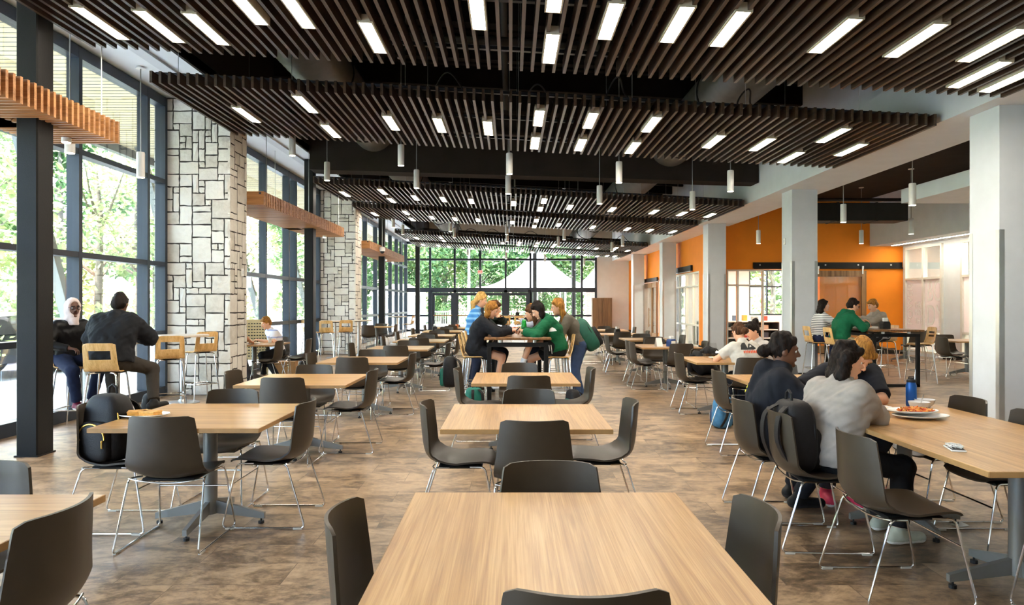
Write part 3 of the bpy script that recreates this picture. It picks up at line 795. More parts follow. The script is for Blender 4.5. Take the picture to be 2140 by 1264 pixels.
sl = bpy.data.lights.new('sun', 'SUN'); sl.energy = SUN; sl.angle = math.radians(1.5); sl.color = (1, .95, .86)
so = bpy.data.objects.new('sun', sl); COL.objects.link(so)
so.rotation_euler = Vector((.33, .40, -1.25)).to_track_quat('-Z', 'Y').to_euler()   # high, from behind left: the overhang keeps it off the floor

M['asphalt'] = simple('asphalt', rgb(170,178,190), .9, var=.1, scale=3)
M['lawn'] = simple('lawn', rgb(110,140,70), .95, var=.25, scale=2)
M['concrete'] = simple('pale concrete', rgb(206,202,196), .9, var=.06, scale=2)
struct('ground', MB().box(-120, 140, -60, 160, -.4, -.16), M['lawn'])
M['pavement'] = simple('grey blue pavement', rgb(146,156,168), .9, var=.06, scale=2)
struct('pavement', MB().box(-10.6, -7.4, -60, 70, -.16, -.10), M['pavement'])  # strip added so sunlight bounces up to the overhang soffit
struct('road', MB().box(-24, -10.6, -60, 70, -.16, -.13), M['asphalt'])
struct('terrace', MB().box(-7.4, 14, YB+.2, 52, -.16, -.02).box(-7.4, XL-.15, YF, YB+.2, -.16, -.06), M['concrete'])

# pine lined overhang with raking struts
struct('roof_overhang', MB().box(-8.6, XL-.1, YF, YB, 5.03, 5.06), M['soffit'])
mb = MB(); y = YF
while y < YB: mb.box(-8.6, XL-.1, y, y+.006, 5.024, 5.03); y += .16
struct('trim_11', mb, M['frame_dark'])
struct('trim_12', MB().box(-8.75, -8.6, YF, YB, 4.85, 5.5).box(XL-.25, XL-.05, YF, YB, 5.0, 5.3), M['frame_dark'])
struct('roof', MB().box(-8.75, 15, YF-.2, 26.9, 6.75, 6.9).box(-8.75, 9.1, 26.9, YB+1.2, 6.75, 6.9), M['deck'])
for i, yy in enumerate((2.4, 7.0, 11.0, 15.0, 19.3, 24.0, 29.0)):
    r = thing('raking_strut', 'slanting grey steel strut outside the windows holding the overhang', 'strut', (-6.75, yy, -.1), 0, 'slanting struts outside the windows')
    MB().tube([(0,0,0), (-1.55,.25,5.15)], .11, 4).build('strut', M['steel_grey'], r)
    MB().box(-.2, .2, -.2, .2, 0, .04).build('foot_plate', M['steel_grey'], r)

# ---- trees
def leafy(seed, h, rad, n, kind):
    rnd = random.Random(seed); b = MB()
    blobs = []
    for k in range(18 if kind else 20):
        z = h*(.14 + .82*rnd.random()) ; f = (1-abs((z/h-.5)/.55)**2*.7)
        a = rnd.random()*2*PI; rr = rad*f*rnd.uniform(.25,.95)
        blobs.append((rr*math.cos(a), rr*math.sin(a), z, rad*rnd.uniform(.25,.5)))
    for i in range(n):
        bx, by, bz, br = rnd.choice(blobs)
        u = Vector((rnd.gauss(0,1), rnd.gauss(0,1), rnd.gauss(0,1))).normalized()*br*rnd.random()**.35
        c = Vector((bx,by,bz)) + u; s = rnd.uniform(.10,.22)*(h/9)
        e = Euler((rnd.uniform(-1,1), rnd.uniform(-1,1), rnd.uniform(0,6.3))).to_matrix()
        b.add([c+e@Vector(p)*s for p in ((-1,0,0),(-.1,-.5,.1),(1,0,-.1),(-.1,.5,.1))], [(0,1,2,3)])
    return b
def leaf_mat(name, a, bcol):
    t = NT(name); b = t.n('ShaderNodeBsdfPrincipled'); g = t.n('ShaderNodeNewGeometry')
    r = t.ramp(g, 'Random Per Island', [(0, a), (1, bcol)])
    b.inputs['Roughness'].default_value = .6; t.l(r, 0, b, 'Base Color')
    tl = t.n('ShaderNodeBsdfTranslucent'); t.l(r, 0, tl, 0)
    mx = t.n('ShaderNodeMixShader'); mx.inputs[0].default_value = .45; t.l(b, 0, mx, 1); t.l(tl, 0, mx, 2); t.l(mx, 0, t.out, 0)
    return t.mat
M['leaf'] = leaf_mat('broad leaves', rgb(112,142,82), rgb(196,208,146))
M['leaf_dark'] = leaf_mat('dark leaves', rgb(66,104,66), rgb(132,160,102))
M['bark'] = simple('grey bark', rgb(120,108,96), .95, var=.25, scale=5)
KINDS = []
for k, (h, rad, n, mt) in enumerate([(11, 3.2, 5200, 'leaf'), (13, 3.6, 5600, 'leaf_dark'), (7, 2.4, 1500, 'leaf'), (3.2, 1.7, 2600, 'leaf_dark')]):
    cr = leafy(50+k, h, rad, n, k > 1).mesh('crown', M[mt])
    tb = MB(); rnd = random.Random(k)
    tb.tube([(0,0,-.2), (.1,.05,h*.35), (.0,.1,h*.7), (.1,0,h*.9)], [h*.022,h*.018,h*.011,h*.004], 9)
    for q in range(7):
        a = rnd.random()*6.28; z = h*rnd.uniform(.3,.7); L = rad*rnd.uniform(.5,.9)
        tb.tube([(.05,.05,z), (L*.5*math.cos(a), L*.5*math.sin(a), z+L*.35), (L*math.cos(a), L*math.sin(a), z+L*.9)], [h*.009,h*.005,h*.002], 6)
    KINDS.append((cr, tb.mesh('trunk', M['bark'], True)))
def tree(k, x, y, s, label, group, rot=0):
    r = thing('shrub' if k == 3 else 'leafy_tree', label, 'shrub' if k == 3 else 'tree', (x, y, -.16), rot, group); r.scale = (s, s, s)
    for nm, me in (('crown', KINDS[k][0]), ('trunk', KINDS[k][1])):
        o = bpy.data.objects.new(nm, me); COL.objects.link(o); o.parent = r
rnd = random.Random(5)
for i in range(24):                                  # beyond the back windows
    x = -19 + (i%12)*3.4 + (i//12)*1.7 + rnd.uniform(-.5,.5); y = 58.5 + (i//12)*7 + rnd.uniform(-1,1)
    tree(rnd.choice((0,1,1,0)), x, y, rnd.uniform(.85,1.2), 'tall leafy tree standing beyond the back windows and terrace', 'trees beyond the back windows', rnd.random()*6)
for i in range(13):
    tree(3, -14+i*2.3+rnd.uniform(-.5,.5), 56.0+rnd.uniform(-.6,.8), rnd.uniform(.9,1.5), 'low bushy shrub below the trees beyond the back windows', 'shrubs beyond the back windows', rnd.random()*6)
for i, (x, y, k, s) in enumerate([(-11,8.5,2,.85),(-10.2,11.8,2,.8),(-12.5,14.5,2,1.0),(-10.6,17.5,2,.8),(-11.8,21.5,2,.9),(-10.2,25,2,.8),(-12,30,2,.95),(-10.5,36,2,.9),(-26,7,0,.9),(-27,13,1,.9),(-25.5,19,0,1.0),(-27,26,1,1.0),(-26,33,0,1.0),(-27,41,1,1.0),(-25.5,49,0,1.1),(-13,46,1,.9),(-9.6,5.2,2,.75)]):
    near = x > -14
    tree(k, x, y, s, 'young street tree just outside the left windows' if near else 'big tree across the road outside the left windows', 'street trees outside' if near else 'trees across the road', i*1.7)
for i, (x, y, k, s) in enumerate([(12.6,33,2,.9),(15,36,1,.9),(11.8,38,0,.9),(18,37,0,.9)]):
    tree(k, x, y, s, 'tree seen through the dark framed window behind the kitchen', 'trees behind the kitchen', i)
# ---- white tensile canopies on the terrace
M['tent'] = simple('white tent fabric', rgb(236,232,226), .8, var=.02)
def tent(px, dist, half, ztop, zlow, label):
    x = (px-U0)*dist/F
    r = thing('tensile_canopy', label, 'tent', (x, dist, 0), 0, 'white tent canopies on the terrace')
    b = MB(); n = 14
    def fn(u, v):
        X, Y = (u*2-1), (v*2-1); rr = max(abs(X), abs(Y)); h = (1-rr)**1.9
        e = 1 - .12*(1-min(abs(X),abs(Y)))*rr
        return (X*half*e, Y*half*.8*e, zlow + (ztop-zlow)*h)
    b.sheet(fn, n*2, n*2, .02); b.build('fabric', M['tent'], r, smooth=True)
    MB().cyl(0, 0, -.1, ztop+.15, .09, 10).build('mast', M['plastic_white'], r)
    for sx in (-1,1):
        for sy in (-1,1): MB().cyl(sx*half*.98, sy*half*.78, -.1, zlow, .06, 8).build('pole', M['plastic_white'], r)
tent(1122, 45, 3.9, 5.3, 2.55, 'larger white tent canopy outside, peak right of the exit sign')
tent(1262, 52, 3.2, 5.2, 2.55, 'white tent canopy outside, at the right end of the back windows')
# terrace columns, lamp post, fence, small building
for px, lab in ((1117.5, 'dark round column outside the back windows, left one of two'), (1199, 'dark round column outside the back windows, right one of two')):
    r = thing('terrace_column', lab, 'column', ((px-U0)*41/F, 41, -.1), 0, 'dark columns outside')
    MB().cyl(0, 0, 0, 6.9, .13, 18).build('shaft', M['black_steel'], r, smooth=True)
    MB().cyl(0, 0, 0, .08, .2, 18).build('base', M['black_steel'], r)
r = thing('brick_pier', 'pale brick pier outside the right end of the back windows', 'pier', ((1236-U0)*42.5/F, 42.5, -.1))
t = NT('pale brick'); b = t.bsdf((.6,.5,.45,1), .9); m = t.coord('Object'); m.inputs['Rotation'].default_value = (PI/2,0,0); br = t.n('ShaderNodeTexBrick')
t.set(br, Scale=1); t.set(br, **{'Color1': rgb(190,158,140), 'Color2': rgb(168,134,118), 'Mortar': rgb(220,214,206), 'Brick Width': .22, 'Row Height': .075, 'Mortar Size': .008}); t.l(m, 0, br, 0); t.l(br, 0, b, 'Base Color')
MB().box(-.35, .35, -.3, .3, 0, 2.5).build('shaft', t.mat, r); MB().bbox(-.4, .4, -.35, .35, 2.5, 2.6, .01).build('cap', M['concrete'], r)
r = thing('lamp_post', 'pale lamp post outside the back windows left of the exit sign', 'lamp post', ((980-U0)*46/F, 46, -.1))
MB().cyl(0, 0, 0, 5.6, .11, 12, .08).build('pole', M['concrete'], r, smooth=True); MB().bbox(-.25, .25, -.2, .2, 5.6, 5.85, .03).build('lamp_head', M['concrete'], r)
r = thing('terrace_fence', 'pale picket railing along the far edge of the terrace', 'fence', (-5.6, 50, -.1))
f = MB().box(0, 9.0, -.03, .03, 1.02, 1.1).box(0, 9.0, -.02, .02, .12, .17); f.build('rail', M['plastic_white'], r)
f = MB()
for k in range(58): f.box(k*.154, k*.154+.03, -.015, .015, .12, 1.05)
f.build('pickets', M['plastic_white'], r)
r = thing('small_building', 'low cream building with hipped roof outside the back windows left', 'building', (-7.6, 49, -.1))
MB().box(-2.4, 1.1, 0, 3, 0, 2.2).build('walls', M['concrete'], r)
MB().add([(-2.8,-.4,2.2),(1.5,-.4,2.2),(1.5,3.4,2.2),(-2.8,3.4,2.2),(-1.3,1.5,3.1),(.1,1.5,3.1)], [(0,1,5,4),(1,2,5),(2,3,4,5),(3,0,4),(3,2,1,0)]).build('roof', M['beige_paint'], r)
MB().box(.2, .9, -.03, .0, .9, 1.7).build('window', M['glass'], r)
# ---- parked cars
def car(x, y, col, label, rot=0):
    r = thing('parked_car', label, 'car', (x, y, -.13), rot)
    side = [(-2.1,.35),(-2.1,.72),(-1.95,.86),(-1.25,.95),(-.6,1.38),(.75,1.42),(1.5,1.0),(2.05,.92),(2.15,.6),(2.1,.35)]
    b = MB(); b.extrude(side, 1, -.82, .82)
    for i, (vx, vy, vz) in enumerate(b.v):
        if vz > 1.0: b.v[i] = (vx, vy*.8, vz)
    b.build('body', simple(label[:20]+' paint', col, .25, .1, .6, .03), r)
    g = MB(); g.extrude([(-1.12,.98),(-.56,1.33),(.7,1.36),(1.32,1.02)], 1, -.75, .75); 
    for i, (vx, vy, vz) in enumerate(g.v):
        g.v[i] = (vx, (.845 if vy > 0 else -.845) if vz < 1.1 else (.70 if vy > 0 else -.70), vz)
    g.build('windows', M['rubber'], r)
    for wx in (-1.3, 1.3):
        for wy in (-.8, .8):
            q = MB(); q.tube([(wx, wy-.1, .33), (wx, wy+.1, .33)], .33, 20); wq = q.build('wheel', M['rubber'], r)
            MB().tube([(wx, wy-.105, .33), (wx, wy+.105, .33)], .19, 14).build('hub', M['alu'], wq)
    MB().box(2.08, 2.16, -.75, -.45, .62, .75).box(2.08, 2.16, .45, .75, .62, .75).build('headlamp', M['plastic_white'], r)
    MB().box(-2.12, -2.06, -.78, -.5, .66, .8).box(-2.12, -2.06, .5, .78, .66, .8).build('tail_lamp', simple('red lens', rgb(190,20,20), .3), r)
car(-11.9, 15.5, rgb(40,42,48), 'dark parked car seen low through the leftmost window', PI/2)
car(-14.6, 19.6, rgb(180,40,36), 'red parked car on the road outside the leftmost window', PI/2)
car(-13.5, 30, rgb(200,200,204), 'silver parked car farther along the road outside', PI/2)
# ================================================================== furniture
def round_path(pts, r=.03, n=4):
    P = [Vector(p) for p in pts]; out = [P[0]]
    for a, b, c in zip(P, P[1:], P[2:]):
        u = (a-b); v = (c-b); k = min(r, u.length*.45, v.length*.45); u.normalize(); v.normalize()
        p0, p1 = b+u*k, b+v*k
        for i in range(n+1):
            t = i/n; out.append(p0*(1-t)**2 + b*2*t*(1-t) + p1*t*t)
    out.append(P[-1]); return out
def sheet_mask(mb, P, keep, th):                      # sheet with left-out cells (holes) and thickness
    nu, nv = len(P)-1, len(P[0])-1; P = [[Vector(p) for p in r] for r in P]; top, bot = [], []
    for i in range(nu+1):
        for j in range(nv+1):
            nn = (P[min(i+1,nu)][j]-P[max(i-1,0)][j]).cross(P[i][min(j+1,nv)]-P[i][max(j-1,0)]); nn.normalize()
            top.append(P[i][j]+nn*th/2); bot.append(P[i][j]-nn*th/2)
    K = len(top); w = nv+1; fs = []; I = lambda i, j: i*w+j
    ok = lambda i, j: 0 <= i < nu and 0 <= j < nv and keep(i, j)
    for i in range(nu):
        for j in range(nv):
            if not ok(i, j): continue
            a, b, c, d = I(i,j), I(i+1,j), I(i+1,j+1), I(i,j+1)
            fs += [(a,b,c,d), (K+d,K+c,K+b,K+a)]
            for (e0, e1), nb in (((a,b),(i,j-1)), ((b,c),(i+1,j)), ((c,d),(i,j+1)), ((d,a),(i-1,j))):
                if not ok(*nb): fs.append((e1, e0, K+e0, K+e1))
    mb.add(top+bot, fs)
def spline(pts, n):
    P = [np.array(p, float) for p in pts]; out = []
    for i in range(len(P)-1):
        a = P[max(i-1,0)]; b = P[i]; c = P[i+1]; d = P[min(i+2,len(P)-1)]
        for k in range(n):
            t = k/n; out.append(.5*((2*b)+(-a+c)*t+(2*a-5*b+4*c-d)*t*t+(-a+3*b-3*c+d)*t**3))
    out.append(P[-1]); return out

# ---- the sled chair ( +y is the way the sitter faces )
PROF = spline([(.262,.432,.200,0),(.20,.452,.214,0),(.10,.452,.226,0),(.0,.443,.234,.0),(-.09,.436,.240,.1),(-.165,.448,.243,.3),(-.214,.487,.242,.6),(-.240,.55,.236,.9),(-.252,.63,.226,1),(-.262,.73,.214,1),(-.272,.84,.200,1)], 3)
def chair_shell():
    n = 14; P = []
    for i in range(n+1):
        u = i/n*2-1; row = []
        for k, (y, z, w, f) in enumerate(PROF):
            e = abs(u)
            yy = y + .068*f*u*u; zz = z + float(np.interp(f, (0,.1,.3,.6,.9,1), (.014,.034,.052,.042,.016,0)))*u*u*(1 if f > 0 or k > 11 else .9)
            if k >= len(PROF)-3: zz -= .016*e**14*(1 if k == len(PROF)-1 else .3)
            if k <= 1: yy -= .02*e**6*(1-k*.5)
            row.append((u*w, yy, zz))
        P.append(row)
    b = MB(); sheet_mask(b, P, lambda i, j: True, .012); return b
def make_chair(label, group):
    r = thing('sled_chair', label, 'chair', (0,0,0), 0, group)
    o = chair_shell().build('shell', M['shell'], r, smooth=True, angle=50)
    for s in (-1, 1):
        path = round_path([(s*.205,-.05,.425),(s*.236,-.15,.436),(s*.26,-.285,.008),(s*.26,.278,.008),(s*.222,.19,.436),(s*.19,.09,.43)], .035, 4)
        MB().tube(path, .0062, 8).build('side_frame', M['chrome'], r, smooth=True)
        for y in (-.235, .225): MB().box(s*.26-.009, s*.26+.009, y-.03, y+.03, 0, .012).build('glide', M['glide'], r)
    MB().tube(round_path([(-.236,-.15,.436),(-.16,-.17,.425),(-.06,-.165,.412),(.06,-.165,.412),(.16,-.17,.425),(.236,-.15,.436)], .05), .0055, 7).build('rear_wire', M['chrome'], r, smooth=True)
    MB().tube([(-.235,.222,.295),(.235,.222,.295)], .0055, 7).build('front_bar', M['chrome'], r, smooth=True)
    MB().bbox(-.17, .17, -.13, .17, .412, .432, .008).build('under_plate', M['shell_dark'], r)
    return r
# ---- square pedestal table
def make_table(label, group, w=1.067, d=1.067):
    r = thing('pedestal_table', label, 'table', (0,0,0), 0, group)
    MB().bbox(-w/2, w/2, -d/2, d/2, .727, .757, .0025).build('tabletop', M['table'], r)
    e = MB(); t = .0008
    e.box(-w/2-t, -w/2, -d/2+.002, d/2-.002, .729, .755).box(w/2, w/2+t, -d/2+.002, d/2-.002, .729, .755).box(-w/2+.002, w/2-.002, -d/2-t, -d/2, .729, .755).box(-w/2+.002, w/2-.002, d/2, d/2+t, .729, .755)
    e.build('edge_band', M['table_edge'], r)
    MB().cyl(0, 0, .07, .715, .047, 24).build('column', M['steel_grey'], r, smooth=True)
    MB().box(-.2, .2, -.2, .2, .715, .727).build('top_plate', M['black_steel'], r)
    for k in range(4):
        c, s = (1,0,-1,0)[k], (0,1,0,-1)[k]
        b = MB(); b.extrude([(.03,.075),(.38,.035),(.38,.075),(.03,.165)], 1, -.014, .014)
        for i, (x, y, z) in enumerate(b.v): b.v[i] = (x*c-y*s, x*s+y*c, z)
        l = b.build('leg', M['steel_grey'], r)
        MB().cyl(.355*c, .355*s, 0, .018, .02, 12).cyl(.355*c, .355*s, .018, .045, .006, 8).build('glide', M['rubber'], l)
    return r
CH = make_chair('x', 'g'); TB = make_table('x', 'g'); used = {'c': 0, 't': 0}
def chair(x, y, rot, label, group='sled chairs at the square tables'):
    if not used['c']:
        used['c'] = 1; CH.location = (x, y, 0); CH.rotation_euler = (0,0,rot); CH['label'] = label; CH['group'] = group; return CH
    return copy_tree(CH, (x, y, 0), rot, label, group)
def table(x, y, rot, label, group='square wood tables'):
    if not used['t']:
        used['t'] = 1; TB.location = (x, y, 0); TB.rotation_euler = (0,0,rot); TB['label'] = label; TB['group'] = group; return TB
    return copy_tree(TB, (x, y, 0), rot, label, group)
N_, E_, S_, W_ = 0.0, -PI/2, PI, PI/2              # ways a sitter faces: away, right, towards the camera, left
def seat4(tx, ty, name, near=-.47, far=.58, left=-.66, right=.58, skip='', grp='sled chairs at the square tables', j=0):
    rd = random.Random(int(tx*100+ty*37)); q = lambda: rd.uniform(-.04, .04)
    if 'n' not in skip: chair(tx+q(), ty+near+q(), N_+q(), 'brown sled chair in back view at %s' % name, grp)
    if 'f' not in skip: chair(tx+q(), ty+far+q(), S_+q(), 'brown sled chair facing the camera behind %s' % name, grp)
    if 'l' not in skip: chair(tx+left+q(), ty+q(), E_+q(), 'brown sled chair left of %s' % name, grp)
    if 'r' not in skip: chair(tx+right+q(), ty+.1+q(), W_+q(), 'brown sled chair right of %s' % name, grp)

# centre row
g = 'chairs of the centre row of tables'
table(.14, 2.27, 0, 'large looking square wood table nearest the camera at the bottom centre', 'centre row tables')
table(.096, 4.74, 0, 'square wood table in the centre row, second from the camera', 'centre row tables')
table(.145, 7.17, 0, 'square wood table in the centre row, third, before the tall communal table', 'centre row tables')
for x, y, r_, lab in [(.184,1.88,N_,'brown sled chair cut by the bottom edge of the photo at the nearest centre table'), (.169,2.745,S_,'brown sled chair facing the camera just behind the nearest centre table'),
    (-.335,2.28,E_,'brown sled chair on the left side of the nearest centre table'), (.62,2.32,W_,'brown sled chair on the right side of the nearest centre table'),
    (.14,4.29,N_,'brown sled chair with its back to the camera at the second centre table'), (.144,5.30,S_,'brown sled chair facing the camera behind the second centre table'),
    (-.365,4.8,E_,'brown sled chair in side view left of the second centre table'), (.635,4.9,W_,'brown sled chair in side view right of the second centre table'),
    (.174,6.83,N_,'brown sled chair with its back to the camera at the third centre table'), (.10,7.775,S_,'brown sled chair facing the camera behind the third centre table'),
    (-.34,7.3,E_,'brown sled chair in side view left of the third centre table'), (.64,7.4,W_,'brown sled chair in side view right of the third centre table')]:
    chair(x, y, r_, lab, g)
# left row
g = 'chairs of the left row of tables'
LR = [(-2.18,2.24,'first'),(-2.10,4.77,'second'),(-2.11,7.02,'third'),(-2.03,9.5,'fourth'),(-1.95,12.1,'fifth'),(-1.9,14.55,'sixth'),(-1.95,17.0,'seventh'),(-1.95,19.6,'eighth'),(-1.9,22.3,'ninth')]
for x, y, o in LR: table(x, y, PI/2, 'square wood table in the left row, %s from the camera' % o, 'left row tables')
for x, y, r_, lab in [(-1.765,2.34,W_,'large brown chair back at the lower left corner, by the first left table'), (-2.28,2.745,S_,'brown sled chair facing the camera behind the first left table'),
    (-2.16,4.43,N_,'brown sled chair with its back to the camera before the second left table'), (-1.685,4.9,W_,'brown sled chair in side view right of the second left table'), (-2.705,4.78,E_,'brown sled chair holding a black backpack, left of the second left table'), (-2.24,5.295,S_,'brown sled chair facing the camera behind the second left table'),
    (-2.16,6.66,N_,'brown sled chair with its back to the camera before the third left table'), (-1.685,7.22,W_,'brown sled chair in side view right of the third left table'), (-2.66,7.05,E_,'brown sled chair left of the third left table, partly behind the stone pillar'), (-2.23,7.535,S_,'brown sled chair facing the camera behind the third left table'),
    (-2.07,9.10,N_,'brown sled chair with its back to the camera before the fourth left table'), (-1.615,9.66,W_,'brown sled chair in side view right of the fourth left table'), (-2.6,9.6,E_,'brown sled chair on the left side of the fourth left table'), (-2.1,10.13,S_,'brown sled chair facing the camera behind the fourth left table')]:
    chair(x, y, r_, lab, g)
for x, y, o in LR[4:]: seat4(x, y, 'the %s left row table' % o, grp=g)
# right row
g = 'chairs of the right row of tables'
for x, y, lab in [(2.735,3.68,'wood table at the right with a phone on it, nearer half of the pair'), (2.735,4.7475,'wood table at the right with plates and a blue bottle, farther of the pair'),
    (2.87,6.95,'square wood table at the right behind the long pair, beside the black hoodie'), (2.98,9.52,'square wood table before the girl in the logo t-shirt'), (2.85,12.6,'square wood table in the right row with a blue napkin box'),
    (3.0,15.1,'square wood table in the right row behind the one with the napkin box'), (2.75,17.6,'square wood table in the right row, second beyond the napkin box'), (2.9,20.4,'square wood table in the right row farthest from the camera')]:
    table(x, y, 0, lab, 'right row tables')
for x, y, r_, lab in [(2.065,3.69,E_+.02,'large empty brown chair left of the long right table, nearest the camera'), (1.955,4.43,E_-.05,'brown chair with a black backpack behind the woman in the grey sweater'), (1.905,5.0,E_,'brown chair under the person in the black hoodie'),
    (3.16,5.03,W_,'brown chair at the long right table, just before the pale column'), (3.135,4.36,W_,'brown chair at the right side of the long right table, mostly hidden below it'), (2.8,3.2,N_,'brown chair at the near end of the long right table, cut by the photo edge'), (2.8,5.68,S_,'brown chair under the man in the black t-shirt'),
    (2.38,7.13,E_,'brown chair with pale rim left of the table beside the black hoodie'), (2.95,6.50,N_,'brown chair with its back to the camera before the table beside the black hoodie'), (3.1,7.69,S_,'brown chair facing the camera behind the table beside the black hoodie'), (3.45,7.0,W_,'brown chair right of the table beside the black hoodie'),
    (2.60,9.70,E_,'brown chair tucked in at the left of the table before the logo t-shirt'), (3.12,9.03,N_,'brown chair the girl in the logo t-shirt sits on'), (2.97,10.30,S_,'brown chair with a black jacket behind the table of the logo t-shirt'), (3.58,9.6,W_,'brown chair the girl with a hair bun sits on'),
    (2.44,12.95,E_,'brown chair left of the table with the blue napkin box, farther one'), (2.42,12.42,E_,'brown chair left of the table with the blue napkin box, nearer one'), (2.98,12.14,N_,'brown chair in back view at the table with the blue napkin box'), (2.85,13.35,S_,'brown chair facing the camera behind the table with the blue napkin box'), (3.4,12.7,W_,'brown chair right of the table with the blue napkin box')]:
    chair(x, y, r_, lab, g)
seat4(3.0, 15.1, 'the right row table behind the napkin box', grp=g); seat4(2.75, 17.6, 'the second right row table beyond the napkin box', grp=g); seat4(2.9, 20.4, 'the farthest right row table', grp=g)
# tables by the windows and in the right hand area
g = 'chairs of the outer tables'
table(-5.02, 13.35, 0, 'square wood table by the windows just beyond the nearer stone pillar', 'window side tables')
table(-4.6, 23.4, 0, 'square wood table by the windows beyond the farther stone pillar', 'window side tables')
table(9.75, 14.6, 0, 'square wood table between the pale columns and the lettered window, nearer one', 'tables before the lettered window')
table(10.5, 18.2, 0, 'square wood table under the lettered window by the orange wall', 'tables before the lettered window')
for x, y, r_, lab in [(-4.60,12.95,W_,'brown chair facing the windows just right of the nearer stone pillar'), (-4.25,13.6,W_+.1,'brown chair in the aisle left of the second black column'), (-4.85,14.15,S_+.25,'brown chair under the boy by the windows'),
    (-5.1,23.4,E_,'brown chair left of the window table beyond the farther stone pillar'), (-4.15,23.3,W_,'brown chair right of the window table beyond the farther stone pillar'), (-4.6,23.95,S_,'brown chair behind the window table beyond the farther stone pillar'), (-4.7,22.6,N_,'brown chair before the window table beyond the farther stone pillar'),
    (9.22,14.3,E_,'black looking chair before the lettered window, left of the nearer table'), (9.75,15.15,S_,'brown chair behind the nearer table before the lettered window'), (10.28,14.6,W_,'brown chair right of the nearer table before the lettered window'), (9.0,16.6,E_,'black looking chair before the orange wall behind the right bar table'), (10.45,17.72,N_,'brown chair before the table under the lettered window'), (11.05,18.3,W_,'brown chair right of the table under the lettered window')]:
    chair(x, y, r_, lab, g)
table(8.6, 17.5, 0, 'square wood table just before the orange wall, behind the right bar table', 'tables before the lettered window')

# ---- bent ply stools
SPROF = spline([(.19,.742,.17),(.14,.760,.182),(.05,.762,.188),(-.05,.760,.19),(-.125,.765,.19),(-.165,.795,.188),(-.186,.85,.184),(-.200,.92,.18),(-.215,1.0,.178),(-.228,1.085,.172)], 3)
def make_stool(label, group):
    r = thing('bar_stool', label, 'stool', (0,0,0), 0, group)
    n = 12; P = []
    for i in range(n+1):
        u = i/n*2-1
        P.append([(u*w, y + (.018*u*u if k > 14 else 0), z - (.02*abs(u)**10 if k == len(SPROF)-1 else 0)) for k, (y, z, w) in enumerate(SPROF)])
    b = MB(); nv = len(SPROF)-1
    sheet_mask(b, P, lambda i, j: not (2 < i+.5 < 10 and nv-7 <= j < nv-3), .013)
    b.build('shell', M['maple'], r, smooth=True, angle=50)
    for sx in (-1, 1):
        for sy in (-1, 1):
            MB().tube(round_path([(sx*.06, sy*.10, .744),(sx*.15, sy*.135, .738),(sx*.215, sy*.205, 0)], .05, 4), .0105, 9).build('leg', M['chrome'], r, smooth=True)
    a, c = .193, .185
    MB().tube(round_path([(0,c,.24),(a,c,.24),(a,-c,.24),(-a,-c,.24),(-a,c,.24),(0,c,.24)], .04), .008, 8).build('foot_ring', M['chrome'], r, smooth=True)
    MB().bbox(-.11, .11, -.12, .12, .738, .753, .005).build('under_plate', M['black_steel'], r)
    return r
ST = make_stool('x', 'g'); sused = [0]
def stool(x, y, rot, label, group):
    if not sused[0]:
        sused[0] = 1; ST.location = (x, y, 0); ST.rotation_euler = (0,0,rot); ST['label'] = label; ST['group'] = group; return ST
    return copy_tree(ST, (x, y, 0), rot, label, group)
g = 'maple bar stools by the windows'
stool(-4.68, 7.92, .12, 'maple stool with a hand slot under the man in the black hooded jacket', g)
stool(-5.40, 8.45, E_+.1, 'maple stool under the woman in the pale headscarf', g)
stool(-4.86, 9.72, .5, 'empty maple stool left of the round bar table before the nearer stone pillar', g)
stool(-5.04, 11.1, .9, 'empty maple stool right of the round bar table before the nearer stone pillar', g)
for x, y, a, lab in [(-5.5,18.75,-.9,'maple stool half hidden behind the second black column'), (-4.98,18.5,.1,'maple stool left of the round bar tables before the farther stone pillar'), (-4.6,18.9,.4,'maple stool right of the round bar tables before the farther stone pillar'), (-3.95,26.3,1.4,'maple stool at the far round bar table by the back windows'), (-4.9,26.3,-1.4,'maple stool left of the far round bar table by the back windows')]: stool(x, y, a, lab, g)
g = 'maple stools at the tall communal table'
for k, y in enumerate((10.1, 10.72, 11.4, 12.7, 13.5)):
    o = ('nearest the camera', 'second from the camera', 'third from the camera', 'fourth from the camera', 'farthest from the camera')[k]
    stool(-.55, y, E_, 'maple stool on the left side of the tall communal table, %s' % o, g)
    stool(.71, y-.05, W_, 'maple stool on the right side of the tall communal table, %s' % o, g)
for x, a in ((-.2, S_), (.3, S_)): stool(x, 25.6, a+PI, 'maple stool at the far bar table by the back doors, its back shown', 'stools at the far bar table')
g = 'maple stools at the right bar table'
stool(7.95, 13.25, W_-.12, 'empty maple stool at the right bar table before the lettered window', g)
stool(6.2, 12.95, E_, 'maple stool under the man in the green hooded sweater', g)
stool(6.15, 13.75, E_, 'maple stool under the person in the striped top', g)
stool(7.85, 14.35, W_, 'maple stool under the blond man at the right bar table', g)

